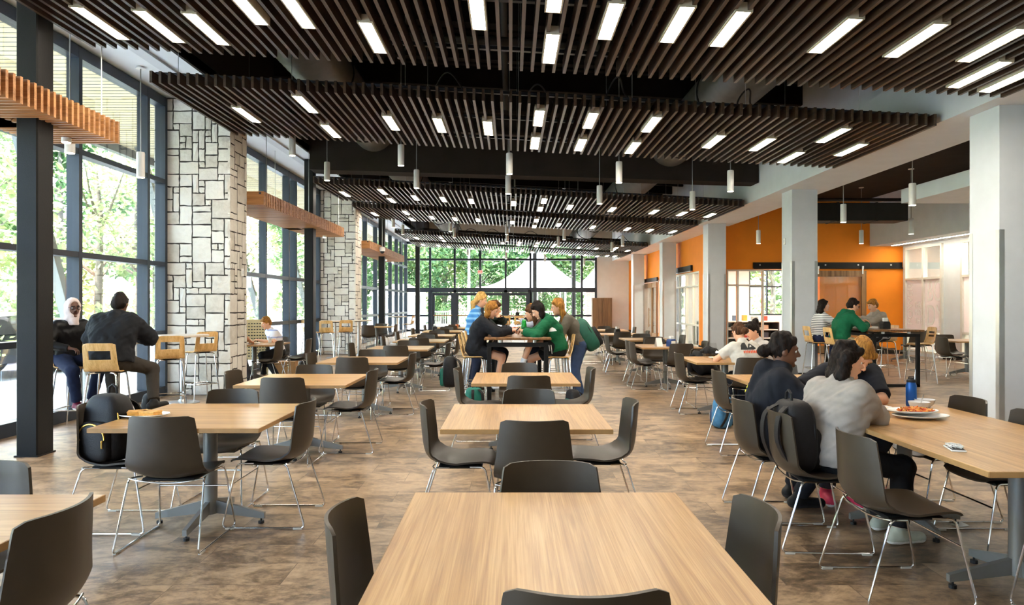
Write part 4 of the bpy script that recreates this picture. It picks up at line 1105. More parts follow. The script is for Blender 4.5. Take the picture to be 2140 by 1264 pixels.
# ---- round bar tables
M['pale_top'] = wood('pale laminate', rgb(212,198,180), rgb(222,210,194), rgb(198,182,162), 0, .3, 1.0)
def round_table(x, y, label, rad=.38):
    r = thing('round_bar_table', label, 'bar table', (x, y, 0), 0, 'round bar tables by the windows')
    MB().lathe([(rad-.004,1.025),(rad,1.029),(rad,1.051),(rad-.004,1.055)], n=40).build('tabletop', M['pale_top'], r)
    MB().cyl(0, 0, .03, 1.0, .036, 20).build('column', M['alu'], r, smooth=True)
    MB().lathe([(.25,0),(.25,.012),(.22,.022),(.06,.035),(.05,.06)], n=32).build('base_disc', M['alu'], r, smooth=True)
    MB().cyl(0, 0, 1.0, 1.025, .12, 20).build('top_plate', M['black_steel'], r)
round_table(-5.03, 8.72, 'round bar table by the windows where the two people sit')
round_table(-5.08, 10.55, 'empty round bar table in front of the nearer stone pillar')
round_table(-5.0, 19.4, 'round bar table before the farther stone pillar, left one'); round_table(-4.48, 20.08, 'round bar table before the farther stone pillar, right one')
round_table(-4.4, 26.3, 'far round bar table by the corner of the back windows')

# ---- tall communal tables
def communal(cx, y0, y1, label, w=.95):
    r = thing('communal_table', label, 'bar table', (cx, y0, 0), 0, 'tall communal tables'); L = y1-y0
    MB().bbox(-w/2, w/2, 0, L, 1.02, 1.055, .006).build('tabletop', M['table_dark'], r)
    h = w/2-.04; a, b_ = .10, L-.10
    for yy in (a, b_):
        MB().box(-h, h, yy-.03, yy+.03, .92, .98).build('end_bar', M['black_steel'], r)
        for sx in (-1, 1):
            l = MB().bbox(sx*(h-.03)-.03, sx*(h-.03)+.03, yy-.03, yy+.03, 0, .92, .003).build('leg', M['black_steel'], r)
        for sx in (-.24, .24): MB().cyl(sx, yy, .98, 1.02, .03, 12).build('spacer', M['alu'], r)
    for sx in (-1, 1): MB().box(sx*(h-.03)-.025, sx*(h-.03)+.025, a+.03, b_-.03, .925, .975).build('side_bar', M['black_steel'], r)
    return r
communal(.095, 9.62, 12.0, 'tall dark communal table in the middle of the room, nearer one')
communal(.095, 12.06, 14.5, 'tall dark communal table in the middle of the room, behind the nearer one')
communal(.1, 26.1, 27.6, 'far tall bar table in front of the back doors', 1.5)
r = communal(7.1, 12.5, 14.6, 'tall dark bar table right of the second pale column')
MB().box(-.42, .42, .07, .13, 0, .05).build('floor_bar', M['black_steel'], r)

# ================================================================== things lying about
def blob(mb, c, rx, ry, rz, e=.45, n=20, m=12, mi=0):          # superellipsoid
    f = lambda t, k: math.copysign(abs(t)**k, t); vs = []; fs = []
    for i in range(m+1):
        p = -PI/2 + PI*i/m
        for k in range(n):
            q = 2*PI*k/n
            vs.append((c[0]+rx*f(math.cos(p),e)*f(math.cos(q),e), c[1]+ry*f(math.cos(p),e)*f(math.sin(q),e), c[2]+rz*f(math.sin(p),e)))
    for i in range(m):
        for k in range(n):
            l = (k+1) % n; fs.append((i*n+k, i*n+l, (i+1)*n+l, (i+1)*n+k))
    return mb.add(vs, fs, mi)
M['nylon'] = simple('black nylon', rgb(26,24,26), .6, 0, .3, .2, 30, .3, 200)
M['gold'] = simple('gold zip', rgb(214,172,84), .3, .9)
M['teal'] = simple('teal nylon', rgb(20,110,96), .6, var=.15, scale=20)
M['bluebag'] = simple('blue nylon', rgb(64,124,168), .6, var=.15, scale=20)
M['navy'] = simple('navy nylon', rgb(30,50,92), .6, var=.15)
M['grey_strap'] = simple('grey webbing', rgb(130,128,120), .8)
def backpack(loc, rot, label, c1='nylon', c2='nylon', zipm='gold', s=1.0, tilt=0.0, cat='backpack', group=None):
    r = thing('backpack', label, cat, loc, rot, group); r.rotation_euler = (tilt, 0, rot); r.scale = (s, s, s)
    b = MB(); blob(b, (0,0,.23), .155, .10, .23, .5); 
    for i, (x, y, z) in enumerate(b.v): b.v[i] = (x*(1.08-.35*max(0,(z-.2))/.3*.6), y*(1.1-.5*max(0,z-.15)), z)
    b.build('main_pouch', M[c1], r, smooth=True, angle=70)
    b = MB(); blob(b, (0,.10,.15), .125, .05, .135, .5); b.build('front_pocket', M[c2], r, smooth=True, angle=70)
    MB().tube([(.155*math.cos(a), .085*abs(math.sin(a))**.5*0+.062, .25+.19*math.sin(a)) for a in np.linspace(-.1, PI+.1, 18)], .006, 6).build('zip', M[zipm], r)
    MB().tube([(.115*math.cos(a), .145, .17+.10*math.sin(a)) for a in np.linspace(0, PI, 14)], .006, 6).build('pocket_zip', M[zipm], r)
    MB().tube([(-.04,-.03,.44),(-.03,-.03,.50),(.0,-.03,.52),(.03,-.03,.50),(.04,-.03,.44)], .009, 7).build('carry_handle', M['nylon'], r, smooth=True)
    for sx in (-1, 1):
        b = MB(); pa = spline([(sx*.05,-.07,.43),(sx*.09,-.15,.36),(sx*.10,-.16,.2),(sx*.13,-.08,.03)], 5)
        for p, q in zip(pa, pa[1:]):
            p, q = np.array(p), np.array(q); b.add([p+[-.025,0,0], p+[.025,0,0], q+[.025,0,0], q+[-.025,0,0], p+[-.025,.012,0], p+[.025,.012,0], q+[.025,.012,0], q+[-.025,.012,0]], [(0,1,2,3),(7,6,5,4),(0,4,5,1),(1,5,6,2),(2,6,7,3),(3,7,4,0)])
        b.build('strap', M['nylon'], r, smooth=True)
        MB().ball((sx*.1, .15, .16), .009).bbox(sx*.1-.005, sx*.1+.005, .148, .156, .115, .155, .002).build('zip_pull', M[zipm], r)
    return r
backpack((-2.765, 4.70, .455), PI-.3, 'black backpack with gold zips standing on the chair left of the second left table')
backpack((1.83, 4.43, .452), E_+.1, 'black backpack on the chair behind the woman in the grey sweater', zipm='nylon', s=1.0, tilt=.0)
backpack((-5.05, 9.55, 0), 1.2, 'small black bag on the floor by the man in the black hooded jacket', zipm='alu', s=.62, cat='bag')
backpack((2.62, 8.45, 0), .6, 'pale blue backpack on the floor between chairs at the right', 'bluebag', 'navy', 'alu', .85)
backpack((-.90, 10.1, .30), W_, 'teal and black backpack hung on the back of the left communal stool', 'nylon', 'teal', 'nylon', 1.0)
backpack((-.52, 9.55, 0), .5, 'teal backpack on the floor under the left communal stool', 'teal', 'nylon', 'nylon', .8)
backpack((.86, 9.5, 0), 2.0, 'dark backpack on the floor under the right communal stool', 'nylon', 'teal', 'nylon', .75)
backpack((-4.35, 14.35, 0), .8, 'round black bag on the floor by the second black column', 'nylon', 'nylon', 'nylon', .75, cat='bag')

def plate(x, y, z, rx, ry, label, group=None, oval=True):
    r = thing('plate', label, 'plate', (x, y, z), 0, group)
    MB().lathe([(.30,0),(.55,.004),(.95,.018),(1.0,.022),(.99,.026),(.9,.020),(.55,.009),(.01,.008)], n=32, sx=1).xf(Matrix.Diagonal((rx, ry, 1, 1))).build('dish', M['ceramic'], r, smooth=True)
    return r
def heap(r, cx, cy, cz, rx, ry, n, mats, seed, size=(.02,.045), name='food'):
    rd = random.Random(seed); b = MB()
    for i in range(n):
        a, q = rd.random()*6.28, rd.random()**.5; x, y = cx+rx*q*math.cos(a), cy+ry*q*math.sin(a)
        L = rd.uniform(*size); e = Euler((rd.uniform(-.5,.5), rd.uniform(-.5,.5), rd.random()*6.3)).to_matrix(); z = cz+.018*(1-q)+rd.random()*.008
        pts = [Vector((x,y,z)) + e@Vector((t*L, .006*math.sin(3*t), 0)) for t in (-.5,-.17,.17,.5)]
        b.tube(pts, .0045, 5, mi=rd.randrange(len(mats)))
    o = b.build(name, mats, r); return o
fm = [simple('orange pasta', rgb(226,128,44), .5), simple('tomato', rgb(196,56,30), .4), simple('golden noodle', rgb(236,176,82), .5), simple('cream', rgb(240,224,180), .5)]
bread = simple('toasted bread', rgb(214,160,86), .8, var=.25, scale=40, bump=.3); crumb = simple('bread crumb', rgb(240,214,158), .85, var=.15, scale=40)
TZ = .757
r = plate(-2.50, 4.66, TZ, .165, .12, 'white oval plate with a toasted sandwich on the second left table', 'plates')
for k, (dx_, a) in enumerate(((-.05, .4), (.045, -.2))):
    b = MB(); b.bbox(-.06, .06, -.045, .045, .012, .026, .004); b.xf(Matrix.Translation((dx_, -.01*k, 0)) @ Matrix.Rotation(a, 4, 'Z'));  b.build('bread_slice', bread, r)
    b = MB(); b.bbox(-.058, .058, -.043, .043, .026, .033, .003); b.xf(Matrix.Translation((dx_, -.01*k, 0)) @ Matrix.Rotation(a, 4, 'Z')); b.build('filling', fm[2], r)
    b = MB(); b.bbox(-.06, .06, -.045, .045, .033, .047, .004); b.xf(Matrix.Translation((dx_, -.01*k, 0)) @ Matrix.Rotation(a, 4, 'Z')); b.build('bread_slice', bread, r)
r = plate(2.77, 4.62, TZ, .185, .12, 'lower white oval plate of two stacked on the long right table', 'plates')
r = plate(2.75, 4.68, TZ+.024, .17, .11, 'upper white oval plate heaped with orange pasta on the long right table', 'plates')
heap(r, .02, 0, .018, .12, .07, 130, [fm[0], fm[2], fm[0], fm[2], fm[1]], 4)
r = plate(2.67, 4.98, TZ, .10, .10, 'small white plate with pale food by the man in the black t-shirt', 'plates'); heap(r, 0, 0, .014, .06, .06, 40, [fm[3]], 5)
def bowl(x, y, z, rad, label, group='bowls'):
    r = thing('bowl', label, 'bowl', (x, y, z), 0, group)
    MB().lathe([(.4,0),(.5,.004),(.85,.03),(1.0,.062),(.965,.062),(.82,.035),(.45,.012),(.01,.010)], n=28).xf(Matrix.Diagonal((rad, rad, 1, 1))).build('dish', M['ceramic'], r, smooth=True); return r
r = bowl(2.97, 4.97, TZ, .072, 'white bowl with a spoon beside the blue bottle'); MB().tube([(0,0,.014),(.03,.02,.06),(.05,.03,.11)], .004, 6).ball((0,0,.018), .012, .018, .004).build('spoon', M['alu'], r, smooth=True)
bowl(3.09, 5.1, TZ, .07, 'white bowl behind the one with the spoon, by the blue bottle')
def bottle(x, y, z, h, rad, col, lid, label, rough=.25):
    r = thing('drink_bottle', label, 'bottle', (x, y, z))
    MB().lathe([(rad*.9,0),(rad,.008),(rad,h*.72),(rad*.86,h*.80),(rad*.82,h*.84)], n=24).build('body', col, r, smooth=True)
    MB().lathe([(rad*.86,h*.84),(rad*.86,h*.92),(rad*.6,h*.95),(rad*.5,h)], n=20).build('cap', lid, r, smooth=True)
    MB().tube([(-rad*.6,0,h*.93),(-rad*.5,0,h*1.03),(rad*.5,0,h*1.03),(rad*.6,0,h*.93)], rad*.12, 7).build('carry_loop', lid, r, smooth=True)
    return r
bottle(3.03, 5.17, TZ, .215, .037, simple('blue enamel', rgb(20,92,176), .3, .2), M['rubber'], 'blue metal drink bottle with black cap on the long right table')
gp = NT('green plastic'); b_ = gp.bsdf(rgb(40,200,70), .15); b_.inputs['Transmission Weight'].default_value = .55; b_.inputs['Emission Color'].default_value = (0,0,0,1)
bottle(.20, 10.62, 1.055, .225, .042, gp.mat, gp.mat, 'bright green drink bottle on the near communal table')
r = thing('mobile_phone', 'white phone with tangled white earphones on the right table', 'phone', (2.36, 3.63, TZ), -.3)
MB().bbox(-.036, .036, -.072, .072, 0, .009, .003).build('case', M['plastic_white'], r); MB().box(-.032, .032, -.066, .066, .009, .0095).build('screen', M['rubber'], r)
rd = random.Random(8); p = [(.03*math.cos(t*2.3)+.008*rd.gauss(0,1), .045*math.sin(t*1.7)+.008*rd.gauss(0,1), .013+.012*abs(math.sin(t*3))) for t in np.linspace(0, 18, 90)]
MB().tube(p, .0016, 5).build('earphone_cord', M['plastic_white'], r, smooth=True)
for q in (p[0], p[-1]): MB().ball(q, .007).build('earbud', M['plastic_white'], r, smooth=True)
r = thing('paper_scrap', 'small white paper scrap on the floor under the long right table', 'paper', (3.1, 4.72, 0), .4)
MB().add([(-.05,-.03,.002),(.05,-.035,.004),(.055,.03,.012),(-.045,.035,.003),(-.05,-.03,.0),(.05,-.035,.002),(.055,.03,.01),(-.045,.035,.001)], [(0,1,2,3),(7,6,5,4),(0,4,5,1),(1,5,6,2),(2,6,7,3),(3,7,4,0)]).build('sheet', M['plastic_white'], r)
r = plate(2.93, 9.62, TZ, .15, .11, 'white plate of food on the table before the logo t-shirt', 'plates'); heap(r, 0, 0, .014, .1, .07, 70, fm, 6)
clear = glass('clear plastic', (.94,.94,.94,1), .25)
r = thing('takeout_box', 'open clear plastic food box behind the plate of the logo t-shirt girl', 'box', (2.9, 9.86, TZ))
MB().add([(-.1,-.08,0),(.1,-.08,0),(.1,.08,0),(-.1,.08,0),(-.12,-.1,.06),(.12,-.1,.06),(.12,.1,.06),(-.12,.1,.06)], [(0,1,2,3),(0,4,5,1),(1,5,6,2),(2,6,7,3),(3,7,4,0)]).build('base', clear, r)
MB().add([(-.12,.1,.06),(.12,.1,.06),(.11,.16,.20),(-.11,.16,.20)], [(0,1,2,3)]).build('lid', clear, r)
# napkin holders
def napkin_box(x, y, z, label, col, rot=0, s=1.0):
    r = thing('napkin_holder', label, 'napkin holder', (x, y, z), rot, 'napkin holders'); r.scale = (s,s,s)
    b = MB(); b.extrude([(-.065,0),(.065,0),(.065,.09),(.045,.13),(-.045,.13),(-.065,.09)], 1, -.06, .06); b.build('housing', col, r)
    MB().box(-.05, .05, -.063, -.06, .03, .10).build('front_panel', M['plastic_white'] if col != M['rubber'] else M['rubber'], r)
    MB().bbox(-.035, .035, -.03, .03, .13, .19, .006).build('napkins', M['plastic_white'], r); return r
napkin_box(2.92, 12.45, TZ, 'blue and yellow napkin box on a right row table', simple('blue box', rgb(34,66,130), .4), .5)
r = thing('table_tent', 'white folded menu card standing left of the blue napkin box', 'card', (2.68, 12.4, TZ), .3)
MB().add([(-.06,-.05,0),(.06,-.05,0),(.06,0,.16),(-.06,0,.16),(.06,.05,0),(-.06,.05,0)], [(0,1,2,3),(3,2,4,5)]).build('card', M['plastic_white'], r)
napkin_box(7.12, 13.0, 1.055, 'black napkin holder with white napkins on the right bar table', M['rubber'], 0, 1.1)
napkin_box(.25, 26.6, 1.055, 'small black napkin holder on the far bar table', M['rubber'], 0, 1.2)
napkin_box(2.72, 17.5, TZ, 'black napkin holder on a far right row table', M['rubber'], .2)
napkin_box(-2.2, 19.7, TZ, 'black napkin holder on a far left row table', M['rubber'], .2)
# trays and cups on the tall tables
def tray(x, y, z, label, seed, rot=0):
    r = thing('food_tray', label, 'tray', (x, y, z), rot, 'food trays')
    b = MB(); b.bbox(-.2, .2, -.14, .14, 0, .008, .003); b.box(-.2,.2,-.14,-.13,.008,.02).box(-.2,.2,.13,.14,.008,.02).box(-.2,-.19,-.13,.13,.008,.02).box(.19,.2,-.13,.13,.008,.02)
    b.build('tray_base', M['plastic_white'] if seed % 2 else M['table_edge'], r)
    heap(r, .04, 0, .012, .09, .08, 60, fm, seed); MB().bbox(-.16, -.06, -.09, .06, .008, .05, .01).build('paper_wrap', M['plastic_white'], r); return r
tray(.36, 10.25, 1.055, 'grey food tray before the woman in the green sweater', 2); tray(-.1, 11.1, 1.055, 'food tray at the left of the near communal table behind the green bottle', 3); tray(.35, 11.3, 1.055, 'food tray at the right of the near communal table behind the green bottle', 5)
tray(.05, 12.9, 1.055, 'food tray on the farther communal table', 7); tray(6.9, 13.35, 1.055, 'food tray before the man in the green hooded sweater', 9); tray(7.2, 13.9, 1.055, 'food tray before the blond man at the right bar table', 11)
def cup(x, y, z, h, rad, col, label):
    r = thing('cup', label, 'cup', (x, y, z), 0, 'cups')
    MB().lathe([(rad*.75,0),(rad,h),(rad*.93,h),(rad*.7,.006)], n=18).build('beaker', clear, r, smooth=True); MB().lathe([(rad*.7,.006),(rad*.88,h*.7)], n=16).build('drink', col, r, smooth=True)
    MB().tube([(0,0,.01),(.02,.0,h*1.5)], .003, 6).build('straw', M['plastic_white'], r); return r
cup(-.06, 10.95, 1.055, .13, .042, M['plastic_white'], 'clear cup with a straw on the near communal table, left of the green bottle'); cup(.15, 11.6, 1.055, .14, .042, fm[3], 'clear cup with a straw farther along the near communal table')
cup(-1.75, 22.15, TZ, .16, .06, fm[0], 'cup of orange drink on a far left row table'); cup(-5.15, 12.95, TZ, .12, .04, fm[1], 'cup of brown drink on the window table by the stone pillar'); cup(-4.75, 13.45, TZ, .12, .038, M['plastic_white'], 'clear cup before the boy by the windows')
r = plate(-4.95, 13.1, TZ, .13, .1, 'white plate on the window table by the stone pillar', 'plates'); heap(r, 0, 0, .012, .08, .06, 40, [fm[0], simple('lettuce', rgb(90,150,50), .5)], 12)
r = thing('cardboard_box', 'plain brown cardboard box on the floor under the window table', 'box', (-4.85, 14.72, 0), .1); MB().bbox(-.22, .22, -.16, .16, 0, .30, .004).build('box', simple('cardboard', rgb(170,124,76), .85), r); MB().box(-.22, .22, -.02, .02, .30, .302).build('tape', M['beige_paint'], r)
r = thing('perforated_screen', 'beige screen with rows of dark dashes by the windows behind the nearer pillar', 'screen', (-5.55, 14.4, 0), .35)
MB().bbox(-.42, .42, -.015, .015, .35, 1.2, .004).box(-.4, -.36, -.1, .1, 0, .36).box(.36, .4, -.1, .1, 0, .36).build('panel', simple('beige screen', rgb(206,186,140), .7), r)
b = MB()
for i in range(12):
    for k in range(14): b.box(-.38+k*.055, -.38+k*.055+.035, -.018, .018, .42+i*.062, .44+i*.062)
b.build('slots', M['rubber'], r)
r = thing('food_crumb', 'tiny orange crumb on the floor left of the centre tables', 'crumb', (*ground(893, 1033), 0)); MB().ball((0,0,.006), .009, .007, .006, 8).build('crumb', fm[0], r, smooth=True)

r = thing('black_jacket', 'crumpled black jacket on the chair behind the logo t-shirt table', 'jacket', (2.95, 10.44, .46))
b = MB(); blob(b, (0,.0,.18), .21, .09, .19, .8, 28, 18); blob(b, (.08,-.03,.33), .14, .09, .09, .8, 24, 14); rd = random.Random(2)
b.v = [(x+.02*math.sin(31*z+9*y), y+.018*math.sin(27*x+13*z), z+.015*math.sin(33*x)) for x, y, z in b.v]
b.build('jacket_body', M['nylon'], r, smooth=True, angle=80); MB().tube([(-.17,-.02,.3),(-.22,.0,.12),(-.19,.06,-.02)], [.05,.045,.035], 10).build('sleeve', M['nylon'], r, smooth=True)
for o in list(COL.objects):
    if o.parent is None and o.get('label') and len(o['label'].replace('-', ' ').split()) > 16: print('LONG', o.name, o['label'])
# ================================================================== people
class Field:
    def __init__(self, lo, hi, h):
        self.lo = np.array(lo, np.float32); self.h = h
        self.n = np.ceil((np.array(hi)-np.array(lo))/h).astype(int)+1
        self.f = np.full(self.n, .2, np.float32)
        self.ax = [self.lo[i]+np.arange(self.n[i], dtype=np.float32)*h for i in range(3)]
    def box(self, lo, hi):
        a = np.maximum(np.floor((np.array(lo)-self.lo)/self.h).astype(int), 0); b = np.minimum(np.ceil((np.array(hi)-self.lo)/self.h).astype(int)+1, self.n)
        if (b <= a).any(): return None, None
        s = tuple(slice(a[i], b[i]) for i in range(3))
        P = np.stack(np.meshgrid(*[self.ax[i][s[i]] for i in range(3)], indexing='ij'), -1)
        return s, P
    def union(self, s, d, k):
        a = self.f[s]
        if k > 0:
            q = np.maximum(k-np.abs(a-d), 0)/k; self.f[s] = np.minimum(a, d)-q*q*k*.25
        else: self.f[s] = np.minimum(a, d)
    def cap(self, a, b, ra, rb=None, k=.03, off=0.0, cut=None, flat=None):
        rb = ra if rb is None else rb; a = np.array(a, np.float32); b = np.array(b, np.float32); ra += off; rb += off
        m = max(ra, rb)+k+.012
        s, P = self.box(np.minimum(a,b)-m, np.maximum(a,b)+m)
        if s is None: return
        ab = b-a; t = np.clip(((P-a)@ab)/max(1e-9, ab@ab), 0, 1)
        v = P-a-t[...,None]*ab
        if flat is not None: v = v + (v@flat[0])[...,None]*flat[0]*(flat[1]-1)   # stretch measure along an axis
        d = np.sqrt((v*v).sum(-1))-(ra+(rb-ra)*t)
        if cut is not None:
            for o, n in cut: d = np.maximum(d, (P-np.array(o, np.float32))@np.array(n, np.float32))
        self.union(s, d, k)
    def ell(self, c, R, r, k=.02, off=0.0, cut=None, sub=False):
        c = np.array(c, np.float32); r = np.array(r, np.float32)+off; R = np.array(R, np.float32)
        m = r.max()+k+.012
        s, P = self.box(c-m, c+m)
        if s is None: return
        q = (P-c)@R; k0 = np.sqrt(((q/r)**2).sum(-1)); k1 = np.sqrt(((q/r**2)**2).sum(-1))+1e-6
        d = k0*(k0-1)/k1
        if cut is not None:
            for o, n in cut: d = np.maximum(d, (P-np.array(o, np.float32))@np.array(n, np.float32))
        if sub:
            a = self.f[s]; self.f[s] = np.maximum(a, -d)
        else: self.union(s, d, k)
    def ripple(self, amp, freq, seed):
        rd = np.random.RandomState(seed); X, Y, Z = np.meshgrid(*self.ax, indexing='ij'); near = np.abs(self.f) < .03
        x, y, z = X[near], Y[near], Z[near]; w = 0
        for i in range(5):
            v = rd.normal(size=3)*freq*(1+.5*i); w = w + np.sin(v[0]*x+v[1]*y+v[2]*z+rd.rand()*6+1.5*np.sin(v[1]*.6*x+v[2]*.5*y+v[0]*.7*z))/(1+.6*i)
        self.f[near] += (amp*w*.5).astype(np.float32)
    def mesh(self, name, mats, matfn=None):
        f = self.f; ins = f < 0; n = f.shape
        c = [ins[i:n[0]-1+i, j:n[1]-1+j, k:n[2]-1+k] for i in (0,1) for j in (0,1) for k in (0,1)]
        al = c[0].copy(); an = c[0].copy()
        for q in c[1:]: al &= q; an |= q
        cell = an & ~al; idx = np.argwhere(cell)
        if len(idx) == 0: return None
        acc = np.zeros((len(idx),3)); cnt = np.zeros(len(idx))
        corners = [np.array((i,j,k)) for i in (0,1) for j in (0,1) for k in (0,1)]
        for a in corners:
            for ax in range(3):
                if a[ax]: continue
                b = a.copy(); b[ax] = 1
                fa = f[tuple((idx+a).T)]; fb = f[tuple((idx+b).T)]; m = (fa < 0) != (fb < 0)
                t = fa[m]/(fa[m]-fb[m]); p = np.repeat(a[None].astype(float), m.sum(), 0); p[:,ax] = t
                acc[m] += p; cnt[m] += 1
        V = self.lo+(idx+acc/cnt[:,None])*self.h
        vid = -np.ones(cell.shape, np.int64); vid[cell] = np.arange(len(idx)); F = []
        for ax in range(3):
            u, v = [(1,2),(2,0),(0,1)][ax]
            sl0 = [slice(None)]*3; sl1 = [slice(None)]*3; sl0[ax] = slice(0,-1); sl1[ax] = slice(1,None)
            e = np.argwhere(ins[tuple(sl0)] != ins[tuple(sl1)]); ok = (e[:,u] > 0) & (e[:,v] > 0) & (e[:,u] < n[u]-1) & (e[:,v] < n[v]-1); e = e[ok]
            du = np.zeros(3,int); du[u] = 1; dv = np.zeros(3,int); dv[v] = 1
            q = np.stack([vid[tuple((e-du-dv).T)], vid[tuple((e-dv).T)], vid[tuple(e.T)], vid[tuple((e-du).T)]], 1)
            fl = ~ins[tuple(e.T)]; q[fl] = q[fl][:,::-1]; F.append(q)
        F = np.concatenate(F); F = F[(F >= 0).all(1)]
        me = bpy.data.meshes.new(name); me.vertices.add(len(V)); me.vertices.foreach_set('co', V.astype(np.float32).ravel())
        me.loops.add(F.size); me.loops.foreach_set('vertex_index', F.ravel().astype(np.int32)); me.polygons.add(len(F))
        me.polygons.foreach_set('loop_start', np.arange(0, F.size, 4, dtype=np.int32)); me.polygons.foreach_set('loop_total', np.full(len(F), 4, np.int32))
        for m in mats: me.materials.append(m)
        me.polygons.foreach_set('use_smooth', [True]*len(F))
        if matfn is not None: me.polygons.foreach_set('material_index', matfn(V[F].mean(1)).astype(np.int32))
        me.update(calc_edges=True); me.validate(); return me

def ik(a, c, l1, l2, pole):
    a = np.array(a, float); c = np.array(c, float); d = c-a; L = np.linalg.norm(d); Lm = min(L, (l1+l2)*.995); u = d/L; c = a+u*Lm
    x = (l1*l1-l2*l2+Lm*Lm)/(2*Lm); hh = math.sqrt(max(0, l1*l1-x*x)); p = np.array(pole, float); p = p-u*(p@u); p /= np.linalg.norm(p)+1e-9
    return a+u*x+p*hh, c
unit = lambda v: np.array(v, float)/(np.linalg.norm(v)+1e-9)
def hair_mat(name, c, c2):
    t = NT(name); b = t.bsdf(c, .6, 0, .15); m = t.coord('Object', (60,60,9)); nz = t.noise(m, 1.0, 4, .6, .8); r = t.ramp(nz, 0, [(.35, c2), (.65, c)]); t.l(r, 0, b, 'Base Color'); t.bump(nz, 0, b, .5, .01); return t.mat
HM = {'blond': hair_mat('blond hair', rgb(222,182,112), rgb(164,120,60)), 'brown': hair_mat('brown hair', rgb(96,62,36), rgb(52,32,20)), 'black': hair_mat('black hair', rgb(38,26,20), rgb(14,10,8)), 'gold': hair_mat('golden brown hair', rgb(186,128,56), rgb(110,70,28))}
SK = {'light': simple('light skin', rgb(226,170,136), .5, var=.05), 'tan': simple('tan skin', rgb(196,138,100), .5, var=.05), 'dark': simple('dark skin', rgb(104,66,46), .5, var=.06)}
LIP = {k: simple(k+' lip', c, .4) for k, c in (('light', rgb(196,110,96)), ('tan', rgb(166,92,80)), ('dark', rgb(92,50,44)))}
_cl = {}
def cloth(c, rough=.85, bump=.2):
    k = (c, rough)
    if k not in _cl: _cl[k] = simple('cloth %d' % len(_cl), rgb(*c), rough, 0, .25, .1, 14, bump, 260)
    return _cl[k]
def striped(c1, c2, period, axis=2, frac=.3):
    t = NT('striped cloth'); b = t.bsdf(rgb(*c1), .85, 0, .2); tc = t.n('ShaderNodeTexCoord'); sx = t.n('ShaderNodeSeparateXYZ'); t.l(tc, 'Object', sx, 0)
    m = t.n('ShaderNodeMath', operation='MULTIPLY'); m.inputs[1].default_value = 1/period; t.l(sx, axis, m, 0); fr = t.n('ShaderNodeMath', operation='FRACT'); t.l(m, 0, fr, 0)
    lt = t.n('ShaderNodeMath', operation='LESS_THAN'); lt.inputs[1].default_value = frac; t.l(fr, 0, lt, 0)
    mx = t.n('ShaderNodeMix', data_type='RGBA'); mx.inputs[6].default_value = rgb(*c1); mx.inputs[7].default_value = rgb(*c2); t.l(lt, 0, mx, 0); t.l(mx, 2, b, 'Base Color'); return t.mat

